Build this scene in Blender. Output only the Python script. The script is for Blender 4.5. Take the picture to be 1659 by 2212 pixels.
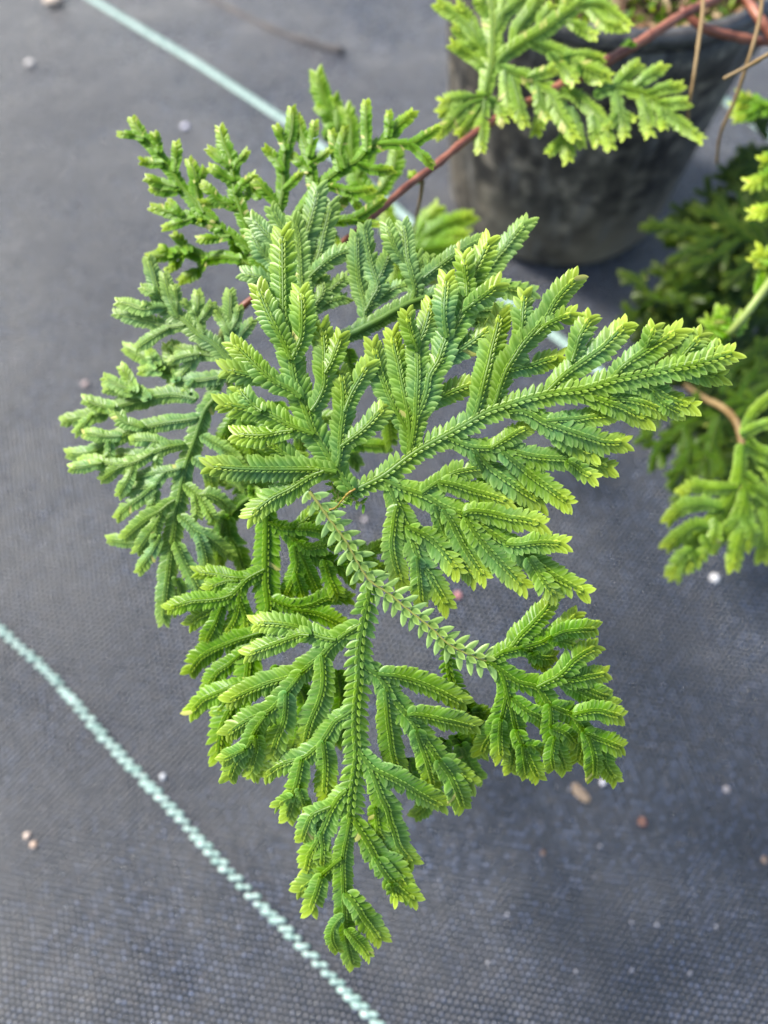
import bpy, math, random
import numpy as np

random.seed(7)
RNG = np.random.default_rng(7)
sc = bpy.context.scene
for o in list(bpy.data.objects):
    bpy.data.objects.remove(o)

# ------------------------------------------------------------------ camera, sky, sun
H = 0.39                      # phone held 39 cm above the mat
PITCH = math.radians(65)      # looking down
FPX = 1664.0                  # focal length, in units of a 1659 x 2212 frame
camd = bpy.data.cameras.new('camera')
cam = bpy.data.objects.new('camera', camd)
sc.collection.objects.link(cam)
cam.location = (0, 0, H)
cam.rotation_euler = (math.pi / 2 - PITCH, 0, 0)
camd.sensor_fit = 'VERTICAL'
camd.sensor_height = 34.56
camd.sensor_width = 25.92
camd.lens = 26.0
camd.clip_start = 0.01
camd.clip_end = 50
camd.dof.use_dof = True
camd.dof.focus_distance = 0.213
camd.dof.aperture_fstop = 26.0 / 4.5
camd.dof.aperture_blades = 0
sc.camera = cam

SUN_EL, SUN_AZ = math.radians(48), math.radians(-60)   # azimuth from +y towards +x
w = bpy.data.worlds.new('World')
sc.world = w
w.use_nodes = True
nt = w.node_tree
nt.nodes.clear()
sky = nt.nodes.new('ShaderNodeTexSky')
sky.sky_type = 'NISHITA'
sky.sun_disc = False
sky.sun_elevation = SUN_EL
sky.sun_rotation = SUN_AZ
sky.air_density = 1.0
sky.dust_density = 2.2
sky.ozone_density = 1.0
bg = nt.nodes.new('ShaderNodeBackground')
bg.inputs['Strength'].default_value = 0.085
wo = nt.nodes.new('ShaderNodeOutputWorld')
nt.links.new(sky.outputs[0], bg.inputs[0])
nt.links.new(bg.outputs[0], wo.inputs[0])

sund = bpy.data.lights.new('sun', 'SUN')
sund.energy = 2.3
sund.angle = math.radians(9)
sund.color = (1.0, 0.95, 0.86)
sun = bpy.data.objects.new('sun', sund)
sc.collection.objects.link(sun)
from mathutils import Vector
sdir = Vector((math.sin(SUN_AZ) * math.cos(SUN_EL), math.cos(SUN_AZ) * math.cos(SUN_EL), math.sin(SUN_EL)))
sun.rotation_euler = sdir.to_track_quat('Z', 'Y').to_euler()
sun.location = sdir * 2

sc.view_settings.view_transform = 'Standard'
sc.view_settings.look = 'None'
sc.view_settings.gamma = 1
sc.view_settings.exposure = 1.66
sc.view_settings.use_curve_mapping = False
sc.cycles.max_bounces = 8
sc.cycles.transparent_max_bounces = 4

# ------------------------------------------------------------------ helpers
CP, SP = math.cos(PITCH), math.sin(PITCH)
FWD = np.array([0, CP, -SP]); UPV = np.array([0, SP, CP]); RT = np.array([1.0, 0, 0])

def at(x, y, t):
    """point of the place seen at (x, y) of the 1659 x 2212 frame, t metres away along the view axis"""
    return np.array([0, 0, H]) + t * (FWD + (x - 829.5) / FPX * RT + (1106 - y) / FPX * UPV)

def reach(y, z):
    """distance along the view axis at which row y meets the height z"""
    return (z - H) / (-SP + (1106 - y) / FPX * CP)

def at_z(x, y, z):
    return at(x, y, reach(y, z))

def link(o, parent=None):
    sc.collection.objects.link(o)
    if parent is not None:
        o.parent = parent
    return o

def empty(name, loc=(0, 0, 0)):
    o = bpy.data.objects.new(name, None)
    o.empty_display_size = 0.02
    o.location = loc
    sc.collection.objects.link(o)
    return o

def tag(o, label=None, cat=None, group=None, kind=None):
    if label: o['label'] = label
    if cat: o['category'] = cat
    if group: o['group'] = group
    if kind: o['kind'] = kind
    return o

def mesh_obj(name, verts, faces, mat, parent=None, attr=None, smooth=True, origin=None):
    me = bpy.data.meshes.new(name)
    verts = np.asarray(verts, dtype=float)
    po = np.array(parent.matrix_world.translation) if parent is not None else np.zeros(3)
    if parent is not None:
        po = ABS.get(parent.name, np.array(parent.location))
    org = np.array(origin) if origin is not None else po
    me.from_pydata((verts - org).tolist(), [], faces)
    if attr is not None:
        a = me.color_attributes.new('tint', 'FLOAT_COLOR', 'POINT')
        a.data.foreach_set('color', np.asarray(attr, dtype=np.float32).ravel())
    if smooth:
        me.polygons.foreach_set('use_smooth', [True] * len(me.polygons))
    me.materials.append(mat)
    me.update()
    o = bpy.data.objects.new(name, me)
    o.location = org - (po if parent is not None else 0)
    ABS_set = org
    link(o, parent)
    ABS[o.name] = ABS_set
    return o
ABS = {}

class N:
    """tiny node-graph helper"""
    def __init__(s, name):
        s.m = bpy.data.materials.new(name); s.m.use_nodes = True
        s.t = s.m.node_tree; s.t.nodes.clear()
        s.out = s.t.nodes.new('ShaderNodeOutputMaterial')
    def n(s, typ, ins=None, **kw):
        nd = s.t.nodes.new(typ)
        for k, v in kw.items(): setattr(nd, k, v)
        for k, v in (ins or {}).items():
            if isinstance(v, bpy.types.NodeSocket): s.t.links.new(v, nd.inputs[k])
            else: nd.inputs[k].default_value = v
        return nd
    def mix(s, f, a, b, mode='MIX'):
        nd = s.t.nodes.new('ShaderNodeMix'); nd.data_type = 'RGBA'; nd.blend_type = mode
        for i, v in ((0, f), (6, a), (7, b)):
            if isinstance(v, bpy.types.NodeSocket): s.t.links.new(v, nd.inputs[i])
            else: nd.inputs[i].default_value = v
        return nd.outputs[2]
    def math(s, op, a, b=0.0, c=0.0):
        nd = s.t.nodes.new('ShaderNodeMath'); nd.operation = op
        for i, v in enumerate((a, b, c)):
            if isinstance(v, bpy.types.NodeSocket): s.t.links.new(v, nd.inputs[i])
            else: nd.inputs[i].default_value = v
        return nd.outputs[0]
    def ramp(s, f, stops):
        nd = s.t.nodes.new('ShaderNodeValToRGB'); cr = nd.color_ramp
        while len(cr.elements) < len(stops): cr.elements.new(0.5)
        for e, (p, c) in zip(cr.elements, stops):
            e.position = p; e.color = c if len(c) == 4 else (*c, 1)
        s.t.links.new(f, nd.inputs[0])
        return nd.outputs[0]
    def surf(s, sh): s.t.links.new(sh, s.out.inputs['Surface']); return s.m

def principled(g, col, rough=0.5, normal=None, spec=0.5):
    ins = {'Base Color': col, 'Roughness': rough, 'Specular IOR Level': spec}
    if normal is not None: ins['Normal'] = normal
    return g.n('ShaderNodeBsdfPrincipled', ins).outputs[0]

# ------------------------------------------------------------------ materials
def leaf_material():
    g = N('spikemoss_leaf')
    at_ = g.n('ShaderNodeAttribute', attribute_name='tint')
    sep = g.n('ShaderNodeSeparateColor', {'Color': at_.outputs['Color']})
    tip, rnd, edge = sep.outputs[0], sep.outputs[1], sep.outputs[2]
    tone = at_.outputs['Alpha']
    geo = g.n('ShaderNodeNewGeometry')
    noi = g.n('ShaderNodeTexNoise', {'Vector': geo.outputs['Position'], 'Scale': 95.0, 'Detail': 2.0})
    fine = g.n('ShaderNodeTexNoise', {'Vector': geo.outputs['Position'], 'Scale': 2600.0, 'Detail': 2.0})
    blue = g.math('MULTIPLY', g.math('SUBTRACT', noi.outputs[0], 0.38), 3.0)
    blue = g.math('MAXIMUM', g.math('MINIMUM', blue, 1.0), 0.0)
    glau = g.mix(blue, (0.250, 0.405, 0.062, 1), (0.185, 0.380, 0.175, 1))
    glau = g.mix(g.math('MAXIMUM', g.math('MULTIPLY', tone, -1.0), 0.0), glau, (0.33, 0.50, 0.29, 1))
    t1 = g.math('MAXIMUM', g.math('MINIMUM', tone, 1.0), 0.0)
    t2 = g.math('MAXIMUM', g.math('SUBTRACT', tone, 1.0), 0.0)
    old_shaded = g.mix(t1, glau, (0.150, 0.345, 0.014, 1))
    old_shaded = g.mix(t2, old_shaded, (0.006, 0.027, 0.010, 1))  # high tone paints shade into the leaf colour of the background fronds
    young = g.mix(t1, (0.58, 0.71, 0.11, 1), (0.62, 0.71, 0.09, 1))
    col = g.mix(tip, old_shaded, young)
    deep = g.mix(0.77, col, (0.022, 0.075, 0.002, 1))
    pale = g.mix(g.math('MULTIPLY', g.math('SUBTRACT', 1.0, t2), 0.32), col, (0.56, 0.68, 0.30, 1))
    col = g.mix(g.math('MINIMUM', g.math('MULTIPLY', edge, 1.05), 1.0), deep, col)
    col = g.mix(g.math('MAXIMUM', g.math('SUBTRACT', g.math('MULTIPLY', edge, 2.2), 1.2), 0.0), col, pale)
    col = g.mix(g.math('GREATER_THAN', rnd, 1.5), col, (0.42, 0.42, 0.14, 1))
    rnd = g.math('MINIMUM', rnd, 1.0)
    val = g.math('ADD', 0.72, g.math('MULTIPLY', rnd, 0.36))
    val = g.math('ADD', val, g.math('MULTIPLY', fine.outputs[0], 0.25))
    hs = g.n('ShaderNodeHueSaturation', {'Color': col, 'Value': val, 'Saturation': 1.09, 'Hue': 0.503})
    bmp = g.n('ShaderNodeBump', {'Height': fine.outputs[0], 'Strength': 0.15, 'Distance': 0.0002})
    p = principled(g, hs.outputs[0], 0.36, bmp.outputs[0], 0.36)
    tcol = g.mix(1.0, hs.outputs[0], (1.25, 1.25, 0.35, 1), 'MULTIPLY')
    tr = g.n('ShaderNodeBsdfTranslucent', {'Color': tcol})
    mx = g.n('ShaderNodeMixShader', {0: 0.36})
    g.t.links.new(p, mx.inputs[1]); g.t.links.new(tr.outputs[0], mx.inputs[2])
    return g.surf(mx.outputs[0])

def noisy(name, c1, c2, scale, rough=0.5, bump=0.3, dist=0.001, spec=0.5, detail=4, lo=0.35, hi=0.65, c3=None, scale3=20, lo3=.55, hi3=.7):
    g = N(name)
    geo = g.n('ShaderNodeTexCoord')
    n1 = g.n('ShaderNodeTexNoise', {'Vector': geo.outputs['Object'], 'Scale': scale, 'Detail': detail})
    col = g.ramp(n1.outputs[0], [(lo, c1), (hi, c2)])
    if c3 is not None:
        n3 = g.n('ShaderNodeTexNoise', {'Vector': geo.outputs['Object'], 'Scale': scale3, 'Detail': 5.0, 'Roughness': .65})
        f = g.ramp(n3.outputs[0], [(lo3, (0, 0, 0)), (hi3, (1, 1, 1))])
        col = g.mix(f, col, (*c3, 1))
    b = g.n('ShaderNodeBump', {'Height': n1.outputs[0], 'Strength': bump, 'Distance': dist})
    return g.surf(principled(g, col, rough, b.outputs[0], spec))

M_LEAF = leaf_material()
M_STEM_RED = noisy('red_stem', (0.16, 0.045, 0.025), (0.34, 0.13, 0.075), 140, 0.45, 0.4, .0008)
M_STEM_PALE = noisy('pale_stem', (0.42, 0.36, 0.13), (0.48, 0.30, 0.15), 120, 0.45, 0.3, .0005)
M_STEM_GREEN = noisy('green_stem', (0.20, 0.30, 0.06), (0.28, 0.34, 0.09), 160, 0.45, 0.3, .0005)
M_STEM_OCHRE = noisy('ochre_stem', (0.30, 0.15, 0.02), (0.24, 0.22, 0.03), 260, 0.4, 0.3, .0005)
M_ROOT = noisy('brown_root', (0.16, 0.095, 0.03), (0.25, 0.17, 0.07), 60, 0.6)
M_TEAL = noisy('teal_yarn', (0.20, 0.33, 0.29), (0.40, 0.53, 0.48), 300, 0.5, 0.6, .0006, .6, 3)

def mat_ground(ang):
    g = N('woven_weed_mat')
    tc = g.n('ShaderNodeTexCoord')
    mp = g.n('ShaderNodeMapping', {'Vector': tc.outputs['Object'], 'Rotation': (0, 0, -ang)})
    wob = g.n('ShaderNodeTexNoise', {'Vector': mp.outputs[0], 'Scale': 55.0, 'Detail': 2.0})
    wv = g.n('ShaderNodeVectorMath', {0: wob.outputs['Color'], 1: (0.0022, 0.0022, 0)}, operation='MULTIPLY')
    ad = g.n('ShaderNodeVectorMath', {0: mp.outputs[0], 1: wv.outputs[0]}, operation='ADD')
    s = g.n('ShaderNodeSeparateXYZ', {'Vector': ad.outputs[0]})
    pu, pv = 0.0024, 0.0030
    u = g.math('DIVIDE', s.outputs[0], pu)
    odd = g.math('GREATER_THAN', g.math('MODULO', g.math('ABSOLUTE', g.math('FLOOR', u)), 2.0), 0.5)
    v = g.math('ADD', g.math('DIVIDE', s.outputs[1], pv), g.math('MULTIPLY', odd, 0.5))
    fu = g.math('ABSOLUTE', g.math('SINE', g.math('MULTIPLY', u, math.pi)))
    fv = g.math('ABSOLUTE', g.math('SINE', g.math('MULTIPLY', v, math.pi)))
    h = g.math('MULTIPLY', g.math('POWER', fu, 0.5), g.math('POWER', fv, 0.8))
    cv = g.n('ShaderNodeCombineXYZ', {0: g.math('FLOOR', u), 1: g.math('FLOOR', v)})
    wn = g.n('ShaderNodeTexWhiteNoise', {'Vector': cv.outputs[0]}, noise_dimensions='2D')
    dirt_sheen = g.n('ShaderNodeTexNoise', {'Vector': tc.outputs['Object'], 'Scale': 14.0, 'Detail': 8.0, 'Roughness': 0.72})
    dirt2 = g.n('ShaderNodeTexNoise', {'Vector': tc.outputs['Object'], 'Scale': 210.0, 'Detail': 3.0})
    big = g.n('ShaderNodeTexNoise', {'Vector': tc.outputs['Object'], 'Scale': 7.0, 'Detail': 3.0})
    c0 = g.ramp(h, [(0.10, (0.002, 0.002, 0.003)), (0.6, (0.016, 0.021, 0.034)), (1.0, (0.068, 0.086, 0.140))])
    cell = g.n('ShaderNodeSeparateColor', {'Color': wn.outputs['Color']})
    val = g.math('ADD', 0.70, g.math('MULTIPLY', g.math('POWER', cell.outputs[0], 3.0), 1.4))
    c1 = g.n('ShaderNodeHueSaturation', {'Color': c0, 'Value': val, 'Saturation': 1.0, 'Hue': 0.5}).outputs[0]
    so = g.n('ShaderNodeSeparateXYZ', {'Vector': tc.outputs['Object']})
    f = g.ramp(g.math('SUBTRACT', dirt_sheen.outputs[0], g.math('MULTIPLY', so.outputs[0], 0.8)), [(0.42, (0, 0, 0)), (0.75, (1, 1, 1))])  # leftward rise paints pale sheen against blue sky reflection; noise patches are dirt
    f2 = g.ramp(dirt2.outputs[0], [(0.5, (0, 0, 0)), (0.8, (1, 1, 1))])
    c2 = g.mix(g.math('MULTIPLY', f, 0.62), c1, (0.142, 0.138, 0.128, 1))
    c3 = g.mix(g.math('MULTIPLY', f2, 0.35), c2, (0.13, 0.11, 0.095, 1))
    c3 = g.mix(g.ramp(big.outputs[0], [(0.45, (0, 0, 0)), (0.62, (.45, .45, .45))]), c3, (0.030, 0.031, 0.040, 1))
    hh = g.math('ADD', h, g.math('MULTIPLY', dirt2.outputs[0], 0.6))
    b1 = g.n('ShaderNodeBump', {'Height': hh, 'Strength': 1.0, 'Distance': 0.0013})
    b2 = g.n('ShaderNodeBump', {'Height': big.outputs[0], 'Strength': 0.6, 'Distance': 0.03, 'Normal': b1.outputs[0]})
    rough = g.math('ADD', g.math('ADD', 0.12, g.math('MULTIPLY', cell.outputs[1], 0.22)), g.math('MULTIPLY', dirt_sheen.outputs[0], 0.28))
    return g.surf(principled(g, c3, rough, b2.outputs[0], 1.0))

# ------------------------------------------------------------------ geometry helpers
def catmull(pts, n):
    pts = np.asarray(pts, float)
    if len(pts) == 2:
        s = np.linspace(0, 1, n)[:, None]
        return pts[0] * (1 - s) + pts[1] * s
    P = np.vstack([2 * pts[0] - pts[1], pts, 2 * pts[-1] - pts[-2]])
    out = []
    for i in range(1, len(P) - 2):
        p0, p1, p2, p3 = P[i - 1], P[i], P[i + 1], P[i + 2]
        for s in np.linspace(0, 1, 12, endpoint=False):
            out.append(0.5 * (2 * p1 + (p2 - p0) * s + (2 * p0 - 5 * p1 + 4 * p2 - p3) * s * s + (3 * p1 - p0 - 3 * p2 + p3) * s ** 3))
    out.append(pts[-1])
    out = np.array(out)
    d = np.r_[0, np.cumsum(np.linalg.norm(np.diff(out, axis=0), axis=1))]
    s = np.linspace(0, d[-1], n)
    return np.stack([np.interp(s, d, out[:, k]) for k in range(out.shape[1])], 1)

def frames(P, nref):
    T = np.gradient(P, axis=0)
    T /= np.linalg.norm(T, axis=1)[:, None] + 1e-12
    Nn = nref - (T @ nref)[:, None] * T
    Nn /= np.linalg.norm(Nn, axis=1)[:, None] + 1e-9
    S = np.cross(T, Nn)
    return T, Nn, S

def tube(P, rad, seg=8, nref=np.array([0, -.3, 1.0]), V=None, Fc=None, cap=True):
    V = [] if V is None else V; Fc = [] if Fc is None else Fc
    P = np.asarray(P); n = len(P)
    rad = np.broadcast_to(rad, (n,))
    T, Nn, S = frames(P, nref / np.linalg.norm(nref))
    b = len(V)
    for i in range(n):
        for k in range(seg):
            a = 2 * math.pi * k / seg
            V.append(P[i] + rad[i] * (math.cos(a) * S[i] + math.sin(a) * Nn[i]))
    for i in range(n - 1):
        for k in range(seg):
            k2 = (k + 1) % seg
            Fc.append((b + i * seg + k, b + i * seg + k2, b + (i + 1) * seg + k2, b + (i + 1) * seg + k))
    if cap:
        Fc.append(tuple(b + k for k in reversed(range(seg))))
        Fc.append(tuple(b + (n - 1) * seg + k for k in range(seg)))
    return V, Fc

# leaf template: stations along, 3 across
ST = np.array([0, .14, .38, .62, .84, 1.0])
HWT = np.array([.28, .46, .52, .49, .33, .02])
def template(st, hw, cup, curl, fwd):
    v = []; e = []
    for s, h in zip(st, hw):
        for k in (-1, 0, 1):
            v.append((s, k * h + fwd * s * s * (1.0), -cup * (k * k) * h * 2 - curl * s * s))
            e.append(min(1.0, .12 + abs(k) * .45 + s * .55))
    f = []
    n = len(st)
    for i in range(n - 1):
        for k in (0, 1):
            a = i * 3 + k
            f.append((a, a + 1, a + 4, a + 3))
    return np.array(v), np.array(f), np.array(e)
TV, TF, TE = template(ST, HWT, .12, .03, .24)
TV2, TF2, TE2 = template(np.array([0, .4, .75, 1.0]), np.array([.30, .5, .34, .02]), .22, -.04, 0.0)

class Leafy:
    """collects leafy shoots, builds ONE mesh"""
    def __init__(s, tone=0.0, young=1.0, nref=None, droop=0.003, roof=24, dens=1.0):
        s.lat = []; s.med = []; s.V = []; s.F = []
        s.tone = tone; s.young = young; s.droop = droop; s.roof = roof; s.dens = dens; s.stemcol = False; s.basetip = 0.0; s.brown = .004; s.taper = .36
        nn = np.array([0, -.45, 1.0]) if nref is None else np.array(nref, float)
        s.nref = nn / np.linalg.norm(nn)
    def shoot(s, P, hw, spaced=False, tipend=True, roll=0.0, young=1.0, stem=0.16, base_leafless=0.0):
        """P: 3-D centre line (dense), hw: half width in metres"""
        L = np.sum(np.linalg.norm(np.diff(P, axis=0), axis=1))
        if spaced >= .95: s.stemcol = True
        f = float(spaced)
        sp = hw * (0.345 + 0.375 * f) / s.dens
        n = max(3, int(L / sp))
        Pd = catmull(P, n * 2 + 1)
        nr = s.nref
        T, Nn, S = frames(Pd, nr)
        if roll:
            c, si = math.cos(roll), math.sin(roll)
            Nn, S = Nn * c + S * si, S * c - Nn * si
        d = np.linspace(0, 1, n * 2 + 1)
        shr = random.random()
        tipL = min(0.5, hw * 2.5 / max(L, 1e-6))
        for i in range(n * 2 + 1):
            u = d[i]
            if u < base_leafless: continue
            e = max(0.0, (u - (1 - tipL)) / tipL) if tipend else 0.0
            wf = min(1.0, 0.72 + u * L / hw * .12) * (1 - s.taper * e ** 2.0)
            tipness = (e ** 1.2) * s.young * young if tipend else 0.0
            tipness = max(tipness, s.basetip * (.6 + .4 * shr) * (.5 + .5 * u))
            for sd in (-1, 1):
                if (i % 2 == 0) == (sd > 0) and True:
                    a = math.radians(58 + 12 * f - 24 * e + random.uniform(-5, 5))
                    be = math.radians(s.roof * (1 - .7 * f) + random.uniform(-6, 6) * (1 + f))
                    O = sd * S[i] * math.cos(be) - Nn[i] * math.sin(be)
                    D = math.cos(a) * T[i] + math.sin(a) * O
                    E = T[i] - (T[i] @ D) * D; E /= np.linalg.norm(E)
                    Mv = np.cross(D, E)
                    if Mv @ Nn[i] < 0: Mv = -Mv
                    ga = math.radians(random.uniform(9, 18))
                    E2 = E * math.cos(ga) + Mv * math.sin(ga); M2 = Mv * math.cos(ga) - E * math.sin(ga)
                    ll = hw * wf / math.sin(a) * random.uniform(.90, 1.07) * (1 + .15 * f)
                    lw = hw * (0.55 - .13 * f) / s.dens * random.uniform(.92, 1.06) * (0.8 + .2 * wf)
                    if random.random() < .012: continue
                    s.lat.append((Pd[i], D * ll, E2 * lw, M2 * ll, tipness, 2.0 if random.random() < s.brown else .45 * shr + .55 * random.random()))
            # median leaves
            if u < 0.985:
                sd = -1 if i % 2 else 1
                a = math.radians(14 + random.uniform(-4, 6))
                D = math.cos(a) * T[i] + math.sin(a) * sd * S[i] * .9
                D = D + Nn[i] * 0.10; D /= np.linalg.norm(D)
                E = np.cross(Nn[i], D); E /= np.linalg.norm(E)
                Mv = np.cross(D, E)
                if Mv @ Nn[i] < 0: Mv = -Mv
                big = 0.37 + .27 * f
                ll = hw * big * wf * .92; lw = hw * big * (.40 + .22 * f) * wf
                o = Pd[i] + Nn[i] * hw * (0.10 + stem * .8 * f) + sd * S[i] * hw * (.11 + .06 * f)
                if not spaced or i % 2 == 0 or True:
                    s.med.append((o, D * ll, E * lw, Mv * ll * .7, min(1, tipness + .20), random.random()))
        if tipend:   # terminal bud
            for k in range(4):
                an = random.uniform(-.3, .3)
                D = T[-1] * math.cos(an) + S[-1] * math.sin(an); E = np.cross(Nn[-1], D); E /= np.linalg.norm(E)
                s.lat.append((Pd[-1] - T[-1] * hw * .45 + Nn[-1] * hw * .03 * k, D * hw * random.uniform(.34, .50), E * hw * .40, Nn[-1] * hw * .6, s.young * young, random.random()))
        rad = np.linspace(hw * stem, hw * stem * .5, len(Pd))
        tube(Pd, rad, 6, nr, s.V, s.F, cap=False)
    def build(s, name, parent):
        nb = len(s.V)
        V = [np.array(s.V)] if nb else []
        A = [np.tile([0.12, 2.0 if s.stemcol else 0.5, 0.3, s.tone], (nb, 1))] if nb else []
        Fc = [tuple(f) for f in s.F]
        base = nb
        for rec, tv, tf, te in ((s.lat, TV, TF, TE), (s.med, TV2, TF2, TE2)):
            if not rec: continue
            O = np.array([r[0] for r in rec]); D = np.array([r[1] for r in rec]); E = np.array([r[2] for r in rec]); Mv = np.array([r[3] for r in rec])
            tp = np.array([r[4] for r in rec]); rn = np.array([r[5] for r in rec])
            vv = O[:, None] + tv[None, :, 0:1] * D[:, None] + tv[None, :, 1:2] * E[:, None] + tv[None, :, 2:3] * Mv[:, None]
            nv = len(tv); m = len(rec)
            tipv = np.clip(tp[:, None] + 0.10 * tv[None, :, 0] ** 2, 0, 1)
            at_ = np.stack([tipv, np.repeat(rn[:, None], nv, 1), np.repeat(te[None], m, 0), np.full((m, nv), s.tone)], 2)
            V.append(vv.reshape(-1, 3)); A.append(at_.reshape(-1, 4))
            ff = (tf[None] + (np.arange(m) * nv + base)[:, None, None]).reshape(-1, 4)
            Fc += [tuple(x) for x in ff.tolist()]
            base += m * nv
        V = np.vstack(V); A = np.vstack(A)
        return mesh_obj(name, V, Fc, M_LEAF, parent, A)

def parse(line):
    opts = {}
    if '|' in line:
        line, o = line.split('|')
        for tok in o.split():
            k, v = tok.split('='); opts[k] = float(v)
    pts = [tuple(float(c) for c in p.split(',')) for p in line.split()]
    return pts, opts

def frond(plant, name, plane, hwpx, data, tone=0.0, young=1.0, droop=0.003, roof=11, label=None, dens=1.0, jit=0.0012, nref=None, basetip=0.0, feather=0, brown=.004, taper=.36):
    """plane = (distance at reference, change per 1000 px right, per 1000 px down, x ref, y ref)
    data: first block is the axis of the frond, each following block ('b') one side branch"""
    t0, tx, ty, xr, yr = plane
    dist = lambda x, y: t0 + tx * (x - xr) / 1000 + ty * (y - yr) / 1000
    blocks = [[]]
    for ln in data.strip().splitlines():
        ln = ln.strip()
        if not ln: continue
        if ln[0] == 'b': blocks.append([]); continue
        blocks[-1].append(parse(ln))
    root = None
    for bi, bl in enumerate(blocks):
        if not bl: continue
        lf = Leafy(tone, young, nref, droop, roof, dens); lf.basetip = basetip; lf.brown = brown; lf.taper = taper
        off = random.uniform(-jit, jit) if bi else 0.0
        for ti, (pts, op) in enumerate(bl):
            n = max(12, len(pts) * 6)
            C2 = catmull(pts, n)
            s = np.linspace(0, 1, n)
            toff = random.uniform(-jit, jit) * .6 + op.get('z', 0) / 1000
            dr = op.get('d', 1.0) * droop
            Lpx = np.sum(np.linalg.norm(np.diff(C2, axis=0), axis=1))
            dd = dr * (Lpx / 100) * s ** 2 + (off + toff) * np.minimum(1, s * 3 + (0.0 if bi else 1.0))
            # gentle irregular wave so that no shoot is a straight ribbon
            ph = random.uniform(0, 6.28)
            dd = dd + 0.0006 * np.sin(s * 5 + ph) * np.minimum(1, s * 2)
            P = np.array([at(x, y, dist(x, y) + q) for (x, y), q in zip(C2, dd)])
            hw = 1.42 * hwpx * op.get('w', 1.0) / FPX * dist(*pts[0])
            lf.shoot(P, hw, spaced=op.get('sp', 0), tipend=op.get('tip', 1) > 0, roll=random.uniform(-.22, .22) + op.get('r', 0) , young=op.get('y', 1.0), stem=op.get('st', .16))
            if feather and Lpx > 40:
                # fine side twigs
                T_, N_, S_ = frames(P, lf.nref)
                for q in range(1, int(Lpx / feather)):
                    k = min(len(P) - 2, int(q * feather / Lpx * len(P)))
                    sd = 1 if q % 2 else -1
                    l = (feather * 1.7 * (1 - .45 * q * feather / Lpx)) / FPX * dist(*pts[0])
                    a_ = random.uniform(.7, 1.0)
                    D_ = T_[k] * math.cos(a_) + sd * S_[k] * math.sin(a_) + N_[k] * random.uniform(-.35, .1)
                    m_ = P[k] + D_ * l * .5 + T_[k] * l * .03
                    lf.shoot(catmull([P[k], m_, P[k] + D_ * l + T_[k] * l * .18], 8), hw * .85, tipend=True)
        if root is None:
            root = lf.build(name, plant)
            if label: root['label'] = label
        else:
            lf.build('branchlet', root)
    return root

def stem_px(parent, name, pts, wpx, mat, seg=10, knob=0.0):
    """pts: (x, y, t)"""
    n = len(pts) * 10
    C3 = catmull(pts, n)
    P = np.array([at(*c) for c in C3])
    rad = np.array([np.interp(i, np.linspace(0, n - 1, len(wpx)), wpx) / 2 / FPX * C3[i][2] for i in range(n)])
    rad = rad * (1 + knob * np.sin(np.arange(n) * 1.1) + knob * RNG.normal(size=n) * .5)
    V, F_ = tube(P, rad, seg)
    return mesh_obj(name, V, F_, mat, parent)

# ------------------------------------------------------------------ the setting: weed mat with marker yarns
pA, pB = at_z(0, 1355, 0), at_z(820, 2212, 0)
ANG = math.atan2(pB[1] - pA[1], pB[0] - pA[0])
def ground_h(x, y):
    return 0.0012 * np.sin(x * 21 + 1.3) * np.sin(y * 17 + .4) + 0.0008 * np.sin(x * 47 + y * 31)
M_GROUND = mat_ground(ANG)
gx = np.concatenate([[-4, -2, -1], np.linspace(-.7, .7, 121), [1, 2, 4]])
gy = np.concatenate([[-4, -2, -1], np.linspace(-.5, 1.2, 141), [1.6, 2.5, 5]])
V = [(x, y, ground_h(x, y) if abs(x) < .7 and -.5 < y < 1.2 else 0) for y in gy for x in gx]
nx = len(gx)
Fg = [(j * nx + i, j * nx + i + 1, (j + 1) * nx + i + 1, (j + 1) * nx + i) for j in range(len(gy) - 1) for i in range(nx - 1)]
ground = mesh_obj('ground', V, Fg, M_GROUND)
ABS[ground.name] = np.zeros(3)
tag(ground, 'dark grey woven weed mat covering the ground', None, None, 'structure')

def lobe(V, Fc, c, ax, ay, az, dirv, nseg=8, nring=5):
    d = np.array([dirv[0], dirv[1], 0.0]); d /= np.linalg.norm(d)
    s = np.array([-d[1], d[0], 0.0]); b = len(V)
    for i in range(nring + 1):
        ph = math.pi * i / nring
        for k in range(nseg):
            a = 2 * math.pi * k / nseg
            V.append(np.array(c) + d * ax * math.cos(ph) + (s * ay * math.cos(a) + np.array([0, 0, az * math.sin(a)])) * (math.sin(ph) + 1e-3))
    for i in range(nring):
        for k in range(nseg):
            k2 = (k + 1) % nseg
            Fc.append((b + i * nseg + k, b + i * nseg + k2, b + (i + 1) * nseg + k2, b + (i + 1) * nseg + k))

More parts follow.
